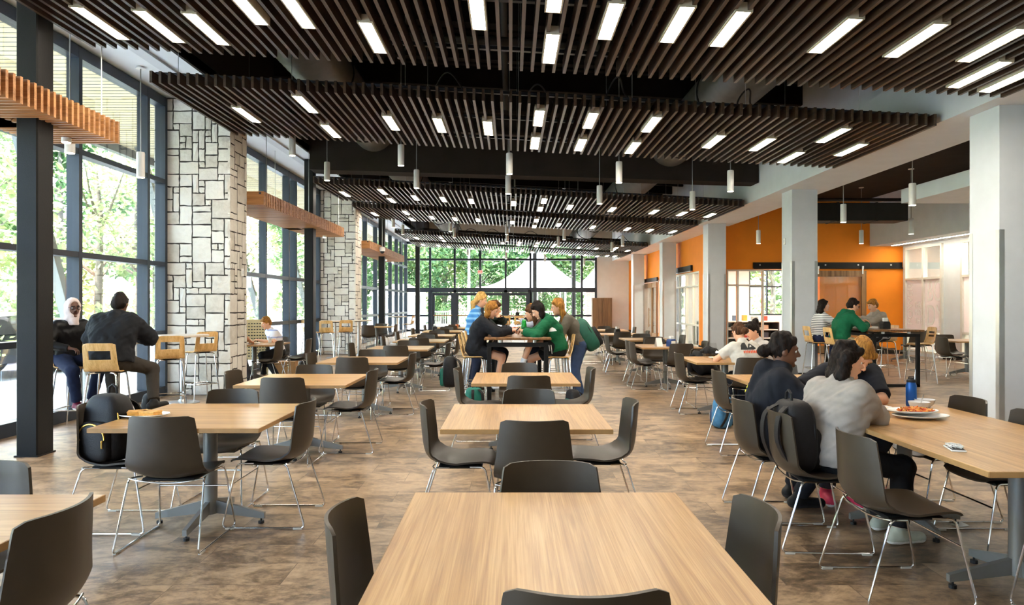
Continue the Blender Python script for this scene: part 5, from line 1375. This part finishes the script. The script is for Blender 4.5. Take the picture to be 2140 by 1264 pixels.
def person(label, loc, rot, hands, feet, seat=.45, stand=False, S=1.0, lean=.15, slump=.15, nod=.2, turn=0.0, side=0.0, h=.009, skin='light', top=((60,60,60),), topname='sweater', sleeve=1.0, hem=.02, topoff=.018, bottom=((40,40,46),), botname='trousers', leg=.97,
           shoe=(40,40,44), sole=(220,220,216), sock=None, hair='brown', hairdo='short', hood=False, glasses=False, scarf=None, twist=0.0, pole_arm=None, bulk=1.0, grip=.55, palmdown=True, seed=1):
    """body, clothes, hair of one person; local +y is the way the person faces"""
    r = thing('person', label, 'person', (loc[0], loc[1], 0), rot)
    c, s = math.cos(-rot), math.sin(-rot)
    def W(p): x, y = p[0]-loc[0], p[1]-loc[1]; return np.array((x*c-y*s, x*s+y*c, p[2]))
    hz = (.93*S if stand else seat+.10*S)
    H = np.array((0,0,hz)); X = np.array((1.,0,0))
    def up(a, b=side): return unit((math.sin(b), math.sin(a), math.cos(a)))
    s1, s2 = up(lean), up(lean+slump); C = H+s1*.24*S; N = C+s2*.255*S
    tw = Matrix.Rotation(twist, 3, 'Z'); sx = np.array(tw @ Vector((1,0,0)))
    ShL, ShR = N-s2*.055*S-sx*.165*S, N-s2*.055*S+sx*.165*S
    hd = up(lean*.6+slump+nod*.45); HC = N+hd*.165*S+np.array((0,.012,0))*S
    # head frame
    pitch = nod; e = Euler((-pitch, 0, turn), 'XYZ'); HR = np.array((Matrix.Rotation(turn,3,'Z') @ Matrix.Rotation(-pitch,3,'X')))
    hp = lambda x, y, z: HC+HR@(np.array((x,y,z))*S)
    hipL, hipR = H+X*-.088*S, H+X*.088*S
    wl, wr = W(hands[0]), W(hands[1]); pa = pole_arm or ((-.75,-.45,-.35),(.75,-.45,-.35))
    elL, wl = ik(ShL, wl, .285*S, .25*S, pa[0]); elR, wr = ik(ShR, wr, .285*S, .25*S, pa[1])
    fl, fr_ = W(feet[0]), W(feet[1])
    knL, fl = ik(hipL, fl, .44*S, .42*S, (-.25,1,.35)); knR, fr_ = ik(hipR, fr_, .44*S, .42*S, (.25,1,.35))
    arms = [(ShL, elL, wl, -1), (ShR, elR, wr, 1)]; legs = [(hipL, knL, fl), (hipR, knR, fr_)]
    fdir = []
    for hp_, kn, an in legs:
        d = kn-hp_; d = np.array((d[0], d[1], 0)) if not stand else np.array((0,1.,0)); fdir.append(unit(d) if np.linalg.norm(d) > .1 else np.array((0,1.,0)))
    pts = np.array([H, N, HC, elL, elR, wl, wr, knL, knR, fl, fr_]+[a+f*.2*S for a, f in zip((fl, fr_), fdir)]); lo, hi = pts.min(0)-.24*S, pts.max(0)+.24*S; lo[2] = max(lo[2], -.02)
    O3 = np.eye(3)
    def torso(F, off, k=.07, cut=None):
        b = bulk
        F.cap(H-X*.07*S, H+X*.07*S, .105*S*b, k=k, off=off, cut=cut)
        F.cap(H+s1*.12*S-X*.055*S, H+s1*.12*S+X*.055*S, .098*S*b, k=k, off=off, cut=cut)
        F.cap(C+s2*.05*S-sx*.075*S, C+s2*.05*S+sx*.075*S, .108*S*b, k=k, off=off, cut=cut)
        F.cap(N-s2*.075*S-sx*.12*S, N-s2*.075*S+sx*.12*S, .068*S*b, k=k, off=off, cut=cut)
    # ---- body (one continuous surface)
    B = Field(lo, hi, h); torso(B, 0)
    B.cap(N-s2*.05*S, HC-hd*.05*S, .056*S, .050*S, k=.04)
    for a, e_, w_, sd in arms:
        B.cap(a, e_, .048*S, .040*S, k=.03); B.cap(e_, w_, .040*S, .026*S, k=.02)
    for a, kn, an in legs:
        B.cap(a, kn, .082*S, .056*S, k=.04); B.cap(kn, an, .054*S, .036*S, k=.025)
    for an, fd in zip((fl, fr_), fdir):
        B.cap(an-fd*.04*S+np.array((0,0,-.045*S)), an+fd*.15*S+np.array((0,0,-.055*S)), .034*S, .026*S, k=.03)
    # head with face
    B.ell(HC+HR@np.array((0,-.006,.018))*S, HR, np.array((.074,.092,.102))*S, k=.02)
    B.ell(hp(0,.03,-.045), HR, np.array((.056,.058,.068))*S, k=.035)
    B.cap(hp(0,.092,.012), hp(0,.112,-.022), .009*S, .013*S, k=.014)
    B.cap(hp(-.016,.098,-.028), hp(.016,.098,-.028), .008*S, k=.012)
    B.cap(hp(-.04,.082,.030), hp(.04,.082,.030), .011*S, k=.02)
    B.cap(hp(-.018,.086,-.058), hp(.018,.086,-.058), .011*S, k=.012)
    B.ell(hp(0,.076,-.10), HR, np.array((.022,.02,.016))*S, k=.02)
    for sd in (-1,1):
        B.ell(hp(sd*.031,.095,.006), HR, np.array((.016,.012,.010))*S, sub=True)
        B.ell(hp(sd*.077,-.004,-.008), HR, np.array((.010,.020,.032))*S, k=.008)
    # hands: palm, four fingers, thumb
    for a, e_, w_, sd in arms:
        d = unit(w_-e_); nrm = np.array((0,0,-1.)) if palmdown else np.array((-sd,0,0.)); nrm = unit(nrm-d*(nrm@d)); lat = np.cross(d, nrm); lat = lat*(1 if lat@X*sd < 0 else -1)   # towards the thumb
        for i, (o, L) in enumerate(((.027,.070),(.009,.079),(-.009,.074),(-.026,.058))):
            k0 = w_+d*.020*S+lat*o*.6*S; k1 = w_+d*(.086-.004*abs(i-1))*S+lat*o*S
            B.cap(k0, k1, .0125*S, .0105*S, k=.014)
            g = grip*(1+.12*i); d1 = unit(d*math.cos(g)+nrm*math.sin(g)); d2 = unit(d*math.cos(g*2.1)+nrm*math.sin(g*2.1))
            m1 = k1+d1*L*.55*S; B.cap(k1, m1, .0098*S, .0088*S, k=.004); B.cap(m1, m1+d2*L*.45*S, .0088*S, .0074*S, k=.004)
        t0 = w_+d*.03*S+lat*.022*S; t1 = t0+unit(d*.6+lat*.75+nrm*.35)*.042*S; t2 = t1+unit(d*.85+lat*.15+nrm*.55)*.034*S
        B.cap(t0, t1, .013*S, .0105*S, k=.010); B.cap(t1, t2, .0105*S, .008*S, k=.004)
    def mf(cn):
        q = ((cn-HC)@HR)/S
        m = np.zeros(len(cn), int)
        lipz = (np.abs(q[:,2]+.058) < .011) & (np.abs(q[:,0]) < .024) & (q[:,1] > .07); m[lipz] = 1
        br = (np.abs(q[:,2]-.030) < .006) & (np.abs(q[:,0]) > .012) & (np.abs(q[:,0]) < .046) & (q[:,1] > .07); m[br] = 2
        return m
    hm = HM[hair]
    def put(F, name, mats, fn=None, par=r):
        me = F.mesh(name, mats, fn)
        if me is None: return None
        o = bpy.data.objects.new(name, me); COL.objects.link(o); o.parent = par; return o
    body = put(B, 'body', [SK[skin], LIP[skin], hm], mf)
    for sd in (-1,1):
        b = MB(); b.ball(hp(sd*.031,.0755,.006), .0125*S, n=10); eo = b.build('eye', M['plastic_white'], r, smooth=True)
        b = MB(); b.ball(hp(sd*.031,.0835,.006), .0075*S, n=8); b.build('iris', M['rubber'], eo, smooth=True)
    # ---- top
    F = Field(lo, hi, h); hemc = (H-s1*hem*S, -s1); torso(F, topoff, .08, [hemc]); 
    F.cap(N-s2*.03*S, N+hd*.012*S, .058*S, .056*S, k=.03, off=topoff*.7)
    for a, e_, w_, sd in arms:
        if sleeve > 1e-3:
            if sleeve <= .5:
                p = a+(e_-a)*(sleeve*2); F.cap(a, e_, .052*S, .050*S, k=.035, off=topoff, cut=[(p, unit(e_-a))])
            else:
                p = e_+(w_-e_)*(sleeve-.5)*2; F.cap(a, e_, .052*S*bulk, .044*S*bulk, k=.035, off=topoff); F.cap(e_, w_, .044*S*bulk, .032*S*bulk, k=.03, off=topoff*.8, cut=[(p, unit(w_-e_))])
    if hood:
        bk = np.array((0,-1.,0)); q0 = N+s2*.035*S
        F.cap(q0-sx*.085*S+np.array((0,.03,0))*S, q0+bk*.085*S+np.array((0,0,-.02))*S, .046*S, .060*S, k=.03); F.cap(q0+sx*.085*S+np.array((0,.03,0))*S, q0+bk*.085*S+np.array((0,0,-.02))*S, .046*S, .060*S, k=.03)
        F.cap(q0+bk*.09*S, C+bk*.145*S+s2*.14*S, .055*S, .03*S, k=.04)
    F.ripple(.0045 if topoff < .03 else .008, 22, seed)
    topm = top if not isinstance(top, tuple) else cloth(top[0], top[1] if len(top) > 1 else .85)
    to = put(F, topname, [topm])
    # ---- bottoms
    F = Field(lo, hi, h)
    wc = (H+s1*.09*S, s1)
    F.cap(H-X*.07*S, H+X*.07*S, .110*S*bulk, k=.05, off=.010, cut=[wc])
    for a, kn, an in legs:
        if leg > .5:
            p = kn+(an-kn)*(leg-.5)*2; F.cap(a, kn, .090*S, .066*S, k=.05, off=.010); F.cap(kn, an, .064*S, .048*S, k=.03, off=.010, cut=[(p, unit(an-kn))])
        else:
            p = a+(kn-a)*(leg*2); F.cap(a, kn, .094*S, .078*S, k=.05, off=.012, cut=[(p, unit(kn-a))])
    F.ripple(.005, 20, seed+9)
    put(F, botname, [bottom if not isinstance(bottom, tuple) else cloth(bottom[0])])
    # ---- shoes, socks
    for an, fd in zip((fl, fr_), fdir):
        lo2, hi2 = np.minimum(an, an+fd*.22*S)-.13, np.maximum(an, an+fd*.22*S)+.13
        F = Field(lo2, hi2, min(h, .009)); z0 = an[2]-.085*S
        F.cap(an-fd*.045*S+(0,0,-.045*S), an+fd*.16*S+(0,0,-.052*S), .045*S, .038*S, k=.03); F.cap(an+(0,0,.0), an+(0,0,-.04*S), .044*S, k=.03)
        s_, P = F.box(lo2, hi2); F.f[s_] = np.maximum(F.f[s_], z0-P[...,2])
        put(F, 'shoe', [cloth(shoe, .6), cloth(sole, .6)], lambda cn, z0=z0: (cn[:,2] < z0+.024*S).astype(int))
    if sock:
        for (a, kn, an) in legs:
            F = Field(np.minimum(kn,an)-.1, np.maximum(kn,an)+.1, min(h,.009)); q = an+(kn-an)*.28; F.cap(an-(kn-an)*.02, q, .041*S, .046*S, k=.0, cut=[(q, unit(kn-an))]); put(F, 'sock', [cloth(sock)])
    # ---- hair
    lo2, hi2 = HC-.22*S, HC+.22*S
    if hairdo in ('long','windswept','wavy','tail'): lo2 = lo2-np.array((.14,.14,.30))*S; hi2 = hi2+.14
    F = Field(lo2, hi2, min(h, .009))
    dn = np.array((0,0,-1.)); bkv = HR@np.array((0,-1.,0)); front = (hp(0,.052,.045), HR@unit((0,.86,-.52)))
    if scarf is None:
        F.ell(hp(0,-.012,.026), HR, np.array((.083,.099,.104))*S, k=.0, cut=[front])
        F.cap(hp(-.05,.055,.085), hp(.05,.055,.085), .022*S, k=.03); F.cap(hp(0,.0,.115), hp(0,-.06,.10), .035*S, k=.04)
        if hairdo == 'short':
            F.cap(hp(-.06,.06,.075), hp(.02,.075,.088), .020*S, k=.02); F.ell(hp(0,-.06,-.01), HR, np.array((.068,.045,.06))*S, k=.03)
        elif hairdo == 'bun':
            F.cap(hp(0,-.075,.085), hp(0,-.085,.125), .042*S, .044*S, k=.012)
        elif hairdo == 'lowbun':
            F.cap(hp(0,-.10,-.01), hp(0,-.135,-.02), .040*S, .050*S, k=.012)
        elif hairdo in ('long','wavy'):
            for sd in (-1,0,1):
                p0 = hp(sd*.062,-.045,.02); p1 = p0+dn*.13*S+bkv*.03*S; p2 = p0+dn*(.27 if hairdo == 'long' else .17)*S+bkv*.035*S+np.array((sd*.01,0,0))
                F.cap(p0, p1, .042*S, .040*S, k=.04); F.cap(p1, p2, .040*S, .022*S, k=.03)
        elif hairdo == 'windswept':
            for i, sd in enumerate((-1,-.4,.3,1)):
                p0 = hp(sd*.062,-.04,.02); p1 = p0+dn*.12*S+bkv*(.05+.02*i)*S; p2 = p0+dn*(.34+.03*i)*S+bkv*(.19-.03*i)*S
                F.cap(p0, p1, .040*S, .038*S, k=.04); F.cap(p1, p2, .038*S, .012*S, k=.03)
        elif hairdo == 'tail':
            p0 = hp(0,-.10,.03); p1 = p0+bkv*.05*S+dn*.08*S; p2 = p1+dn*.14*S; F.cap(p0, p1, .036*S, .036*S, k=.03); F.cap(p1, p2, .036*S, .018*S, k=.02)
        F.ripple(.006, 60, seed+3); put(F, 'hair', [hm])
    else:
        F.ell(hp(0,-.012,.020), HR, np.array((.092,.108,.116))*S, k=.0, cut=[(hp(0,.062,0), HR@unit((0,1,0)))]); F.cap(hp(0,-.02,-.06), N-s2*.02*S, .075*S, .085*S, k=.05)
        F.cap(hp(0,.03,-.10), N+np.array((0,.09,-.03))*S, .055*S, .05*S, k=.04)
        F.ell(hp(0,.085,-.005), HR, np.array((.058,.06,.082))*S, sub=True); F.ripple(.004, 34, seed); put(F, 'headscarf', [cloth(scarf)])
    if glasses:
        b = MB()
        for sd in (-1,1):
            b.tube([hp(sd*(.033+.026*math.cos(a)), .108, .006+.017*math.sin(a)) for a in np.linspace(0, 2*PI, 17)][:-1], .0028, 6, closed=True)
            b.tube([hp(sd*.059,.105,.012), hp(sd*.082,.02,.010)], .0026, 6)
        b.tube([hp(-.008,.112,.010), hp(.008,.112,.010)], .0026, 6); b.build('glasses', M['rubber'], r, smooth=True)
    return r, to, dict(H=H, C=C, N=N, HC=HC, HR=HR, s1=s1, s2=s2)

def cast_decal(r, to, polys, frame, mat, name, off=.004):
    """flat shapes (x right, z up in the chosen frame) laid onto a garment"""
    from mathutils.bvhtree import BVHTree
    me = to.data; bv = BVHTree.FromPolygons([v.co.copy() for v in me.vertices], [tuple(p.vertices) for p in me.polygons]); o, ux, uz, dr = [Vector(v) for v in frame]
    b = MB()
    for poly in polys:
        bm = bmesh.new(); f = bm.faces.new([bm.verts.new((x, 0, z)) for x, z in poly]); bmesh.ops.triangulate(bm, faces=[f]); bmesh.ops.subdivide_edges(bm, edges=bm.edges, cuts=3, use_grid_fill=True); bmesh.ops.triangulate(bm, faces=bm.faces)
        vs = []; bm.verts.index_update()
        for v in bm.verts:
            p = o+ux*v.co.x+uz*v.co.z; hit = bv.ray_cast(p-dr*.5, dr); vs.append((hit[0]-dr*off) if hit[0] else None)
        fs = [tuple(w.index for w in f.verts) for f in bm.faces]; fs = [q for q in fs if all(vs[i] is not None for i in q)]
        fs = [q for q in fs if max((vs[i]-vs[j]).length for i in q for j in q) < .06]
        b.add([v if v is not None else (0,0,-.05) for v in vs], fs); bm.free()
    used = sorted({i for q in b.f for i in q}); mp = {i: k for k, i in enumerate(used)}; b.v = [b.v[i] for i in used]; b.f = [tuple(mp[i] for i in q) for q in b.f]
    return b.build(name, mat, r)

R_ = math.radians
# two people by the windows
hw, hto, hj = person('woman in a pale headscarf, glasses and black leather jacket by the windows', (-5.47,8.44), E_-.55, [(-5.16,8.42,1.06),(-5.30,8.18,1.0)], [(-5.14,8.36,.34),(-5.2,8.18,.34)], seat=.765, S=.95, lean=.05, nod=.05, turn=-.1, h=.010, skin='dark', top=((24,23,24),.35), topname='leather_jacket', bottom=((28,38,66),), botname='jeans', shoe=(110,26,56), hair='black', scarf=(226,206,200), glasses=True, seed=2)
cast_decal(hw, hto, [[(-.05,-.16),(.04,-.16),(.065,.10),(-.075,.10)]], (tuple(hj['C']+np.array((0,.0,.02))),(-1,0,0),(0,0,1),(0,-1,0)), cloth((226,218,214)), 'pale_shirt', .006)
person('person in a black hooded jacket seen from behind on a maple stool', (-4.66,7.95), .16, [(-4.9,8.42,1.11),(-4.6,8.5,1.11)], [(-4.80,8.24,.36),(-4.28,8.18,.36)], seat=.765, S=1.06, lean=.18, slump=.25, nod=.35, h=.010, skin='dark', top=((25,27,32),.8), topname='hooded_jacket', topoff=.045, bulk=1.18, hood=True, bottom=((54,48,42),), hair='black', hairdo='short', shoe=(26,24,24), sole=(40,38,36), pole_arm=((-.9,-.2,-.5),(.9,-.2,-.5)), seed=3)
person('blond boy in a white striped shirt sitting by the windows beyond the nearer pillar', (-4.82,14.12), W_+.75, [(-5.05,13.72,.80),(-4.75,13.70,.80)], [(-4.98,13.75,.09),(-4.66,13.62,.09)], S=.97, lean=.2, slump=.25, nod=.35, h=.010, skin='light', top=striped((232,230,236),(170,180,220),.14,2,.2), topname='shirt', sleeve=.42, bottom=((28,27,30),), hair='gold', hairdo='short', shoe=(170,120,90), seed=4)
person('person mostly hidden behind the nearer stone pillar, one arm on the window table', (-5.28,12.60), .35, [(-5.35,13.0,.80),(-4.92,12.92,.82)], [(-5.3,13.0,.09),(-4.95,12.95,.09)], S=1.0, lean=.15, nod=.2, h=.011, skin='tan', top=((60,52,50),), topname='shirt', sleeve=.4, bottom=((70,70,76),), hair='black', hairdo='short', seed=5)
# the tall communal table
person('woman in a black sweater with bare legs holding a phone at the communal table', (-.53,10.1), E_, [(.0,10.22,1.135),(-.02,10.02,1.13)], [(-.22,10.2,.36),(-.20,10.02,.36)], seat=.765, S=.95, lean=.16, slump=.27, nod=.45, h=.0085, skin='light', top=((26,27,32),), topname='sweater', topoff=.03, bulk=1.1, hem=.06, bottom=((30,30,34),), botname='shorts', leg=.3, hair='gold', hairdo='wavy', shoe=(236,236,236), grip=.5, seed=6)
r = thing('mobile_phone', 'dark phone in the hands of the woman in the black sweater', 'phone', (.075, 10.10, 1.135), .2); r.rotation_euler = (0, -.75, .15)
MB().bbox(-.07, .07, -.036, .036, -.004, .004, .002).build('case', M['rubber'], r); MB().box(-.064, .064, -.032, .032, .004, .0046).build('screen', M['black_steel'], r)
person('woman with long blond hair and a blue top standing behind the communal table', (-.70,12.05), E_, [(-.30,12.25,1.08),(-.32,11.9,1.08)], [(-.72,12.17,.09),(-.66,11.93,.09)], stand=True, S=1.02, lean=.1, slump=.18, nod=.3, h=.010, skin='light', top=striped((70,130,190),(130,180,220),.09,2,.4), topname='blouse', bottom=((40,46,66),), botname='jeans', hair='blond', hairdo='windswept', seed=7)
person('person in a dark green top half hidden behind the woman in black', (-.53,10.74), E_, [(-.18,10.80,1.33),(.02,10.62,1.10)], [(-.22,10.85,.36),(-.2,10.66,.36)], seat=.765, S=.98, lean=.25, slump=.25, nod=.25, h=.010, skin='light', top=((24,38,34),), topname='sweater', bottom=((34,34,40),), hair='brown', hairdo='short', seed=8)
gw, gto, gj = person('woman in a green sweater and black shorts leaning over the communal table', (.69,10.05), W_, [(.20,9.94,1.13),(.19,10.18,1.13)], [(.16,9.96,.64),(.26,10.25,.30)], seat=.765, S=.98, lean=.22, slump=.28, nod=.6, h=.0085, skin='light', top=((16,88,54),), topname='green_sweater', topoff=.032, bulk=1.08, bottom=((24,24,26),), botname='shorts', leg=.32, hair='black', hairdo='wavy', shoe=(90,124,168), sole=(235,235,235), sock=(236,236,238), seed=9)
cast_decal(gw, gto, [[(-.05,-.03),(.06,-.02),(.035,.015),(-.01,.035),(-.045,.015)]], ((-.30,-.03+.12,1.16),(0,-1,0),(0,0,1),(1,0,0)), M['plastic_white'], 'sleeve_mark')
for k in range(3): cast_decal(gw, [o for o in gw.children if o.name.startswith('shorts')][0], [[(-.055+.03*k,-.10),(-.045+.03*k,-.10),(-.02+.03*k,.08),(-.03+.03*k,.08)]], ((-.4,.14,.86),(0,1,0),(0,0,1),(1,0,0)), M['plastic_white'], 'side_stripe', .006)
person('person in a dark brown jacket behind the woman in the green sweater', (.69,10.70), W_, [(.22,10.62,1.12),(.2,10.85,1.12)], [(.36,10.6,.34),(.36,10.8,.34)], seat=.765, S=.97, lean=.42, slump=.3, nod=.35, h=.010, skin='light', top=((62,46,38),), topname='jacket', bottom=((36,40,56),), hair='brown', hairdo='long', seed=10)
person('person in a grey shirt holding food farther along the right of the communal table', (.69,11.36), W_, [(.18,11.28,1.26),(.22,11.5,1.1)], [(.36,11.2,.34),(.36,11.45,.34)], seat=.765, S=.96, lean=.36, slump=.3, nod=.2, h=.011, skin='light', top=((150,158,176),), topname='shirt', bottom=((36,40,56),), hair='gold', hairdo='short', seed=11)
person('person in ripped jeans bending forward with a green backpack on the back', (1.06,10.50), W_+.08, [(.55,10.42,1.02),(.58,10.62,1.05)], [(1.02,10.38,.09),(1.1,10.62,.09)], stand=True, S=.99, lean=.42, slump=.2, nod=.25, h=.010, skin='light', top=((98,92,82),), topname='shirt', bottom=((58,76,108),), botname='jeans', hair='gold', hairdo='long', shoe=(52,50,50), seed=12)
M['pine'] = simple('dark green nylon', rgb(14,84,66), .6, var=.15, scale=20)
bp = backpack((1.22, 10.50, 1.30), PI/2, 'green backpack with black base on the back of the bending person', 'pine', 'nylon', 'nylon', 1.15, 0)
bp.rotation_euler = (R_(30), 0, -PI/2); bp.location = (1.29, 10.50, .83)
# right hand tables
tw_, tto, tj = person('girl in a grey t-shirt with a black and orange wave logo seen from behind', (3.12,9.02), .25, [(2.84,9.40,.80),(3.28,9.45,.80)], [(2.98,9.4,.09),(3.2,9.42,.09)], S=.96, lean=.14, slump=.2, nod=.35, turn=.1, h=.008, skin='light', top=((196,190,180),), topname='t_shirt', sleeve=.34, topoff=.022, hem=.03, bottom=((30,30,36),), hair='brown', hairdo='lowbun', shoe=(60,60,64), seed=13)
oc = tj['C']+tj['s2']*.185; fr0 = (tuple(oc), (1,0,0), (0,0,1), (0,1,0))
cast_decal(tw_, tto, [[(-.115,-.02),(-.10,.03),(-.06,.065),(-.02,.07),(-.045,.045),(-.055,.02),(-.04,.0),(-.01,-.02)], [(-.02,-.015),(.02,.05),(.045,.06),(.075,.04),(.12,-.005),(.07,-.022),(.03,-.02)]], fr0, M['rubber'], 'back_logo')
ol = simple('orange print', rgb(222,84,38), .7)
cast_decal(tw_, tto, [[(-.09+.026*i,-.062),(-.075+.026*i,-.066),(-.068+.026*i,-.034+.006*(i % 3)),(-.082+.026*i,-.028)] for i in range(8)]+[[(-.092,-.050),(.118,-.046),(.118,-.040),(-.092,-.043)]], fr0, ol, 'back_lettering', .005)
cast_decal(tw_, tto, [[(.022,.012),(.04,.040),(.052,.034),(.06,.018),(.045,.02),(.035,.012)]], fr0, M['plastic_white'], 'back_logo_peak', .006)
person('girl with a hair bun and pale jacket facing the logo t-shirt girl', (3.60,9.62), W_+.15, [(3.2,9.55,.80),(3.22,9.8,.80)], [(3.2,9.5,.09),(3.2,9.8,.09)], S=.97, lean=.16, slump=.22, nod=.3, h=.009, skin='light', top=((186,180,176),), topname='jacket', bottom=((44,46,56),), hair='black', hairdo='bun', seed=14)
bh, bto, bj = person('person with dark hair in a low bun and a black hoodie with yellow print', (1.86,5.02), E_-.05, [(2.32,5.25,.80),(2.32,4.86,.80)], [(2.22,5.4,.09),(2.16,5.12,.09)], S=.99, lean=.1, slump=.15, nod=.12, turn=-.15, h=.0075, skin='dark', top=((27,28,35),), topname='black_hoodie', topoff=.032, bulk=1.08, hood=True, bottom=((26,28,36),), hair='black', hairdo='lowbun', shoe=(24,24,26), sole=(40,40,42), seed=15)
cast_decal(bh, bto, [[(-.10,.02),(-.02,.05),(.03,.052),(.03,.075),(-.06,.062)], [(-.085,-.16),(-.03,-.13),(-.04,-.10),(-.085,-.12)], [(-.10,-.02),(-.03,.015),(-.03,.03),(-.10,.0)]], ((0.1,-.5,.86),(0,1,0),(0,0,1),(-1,0,0)), simple('yellow print', rgb(206,200,60), .7), 'yellow_print')
cast_decal(bh, bto, [[(-.12,.03),(-.03,.055),(.02,.05),(.03,.075),(-.06,.075)], [(-.11,-.0),(-.04,.02),(-.05,.035),(-.11,.02)], [(-.02,-.13),(.05,-.10),(.04,-.07),(-.03,-.09)]], ((-.02,-.02,.86),(1,0,0),(0,0,1),(0,1,0)), simple('yellow print', rgb(206,200,60), .7), 'yellow_print')
person('man in a black t-shirt leaning on the far end of the long right table', (2.70,5.66), S_, [(2.60,5.10,.80),(2.30,5.12,.81)], [(2.62,5.22,.09),(2.46,5.32,.09)], S=1.07, lean=.28, slump=.33, nod=.9, h=.0075, skin='light', top=((26,28,36),), topname='t_shirt', sleeve=.44, topoff=.024, bulk=1.1, bottom=((50,52,60),), hair='gold', hairdo='short', shoe=(214,62,92), sole=(238,236,236), sock=(230,160,30), pole_arm=((-1,-.1,-.35),(1,-.1,-.35)), seed=16)
person('woman with long dark hair and a pale grey sweater at the long right table', (2.07,4.40), E_+.42, [(2.34,4.74,.80),(2.36,4.66,.82)], [(2.50,4.62,.09),(2.46,4.34,.09)], S=.95, lean=.08, slump=.16, nod=.2, turn=-.4, h=.0068, skin='light', top=((152,143,136),.95), topname='grey_sweater', topoff=.034, bulk=1.06, hem=.05, bottom=((24,24,27),), hair='black', hairdo='long', shoe=(176,178,160), sole=(228,226,220), pole_arm=((-.5,-.5,-.7),(1,-.25,-.3)), seed=17)
# right bar table
person('person in a white striped top behind the man in the green hooded sweater', (6.17,13.75), E_, [(6.7,13.85,1.11),(6.68,13.6,1.11)], [(6.5,13.85,.34),(6.5,13.65,.34)], seat=.765, S=.97, lean=.1, slump=.15, nod=-.1, h=.010, skin='light', top=striped((234,232,228),(40,46,66),.035,2,.3), topname='striped_top', bottom=((34,40,70),), hair='black', hairdo='wavy', seed=18)
person('man in a green hooded sweater and glasses at the right bar table', (6.22,12.95), E_, [(6.72,13.10,1.20),(6.70,12.85,1.14)], [(6.52,13.05,.34),(6.5,12.85,.34)], seat=.765, S=1.03, lean=.2, slump=.25, nod=.3, h=.0085, skin='light', top=((18,94,62),), topname='green_hoodie', topoff=.03, bulk=1.1, hood=True, bottom=((176,158,124),), hair='black', hairdo='short', shoe=(90,56,40), glasses=True, seed=19)
person('blond man in a grey beige sweater facing left at the right bar table', (7.78,14.32), W_+.1, [(7.28,14.2,1.25),(7.32,14.45,1.12)], [(7.45,14.2,.34),(7.45,14.4,.34)], seat=.765, S=1.0, lean=.15, slump=.2, nod=.3, h=.010, skin='light', top=((158,148,136),), topname='sweater', topoff=.026, bottom=striped((40,40,44),(150,150,150),.05,0,.2), hair='gold', hairdo='short', seed=20)
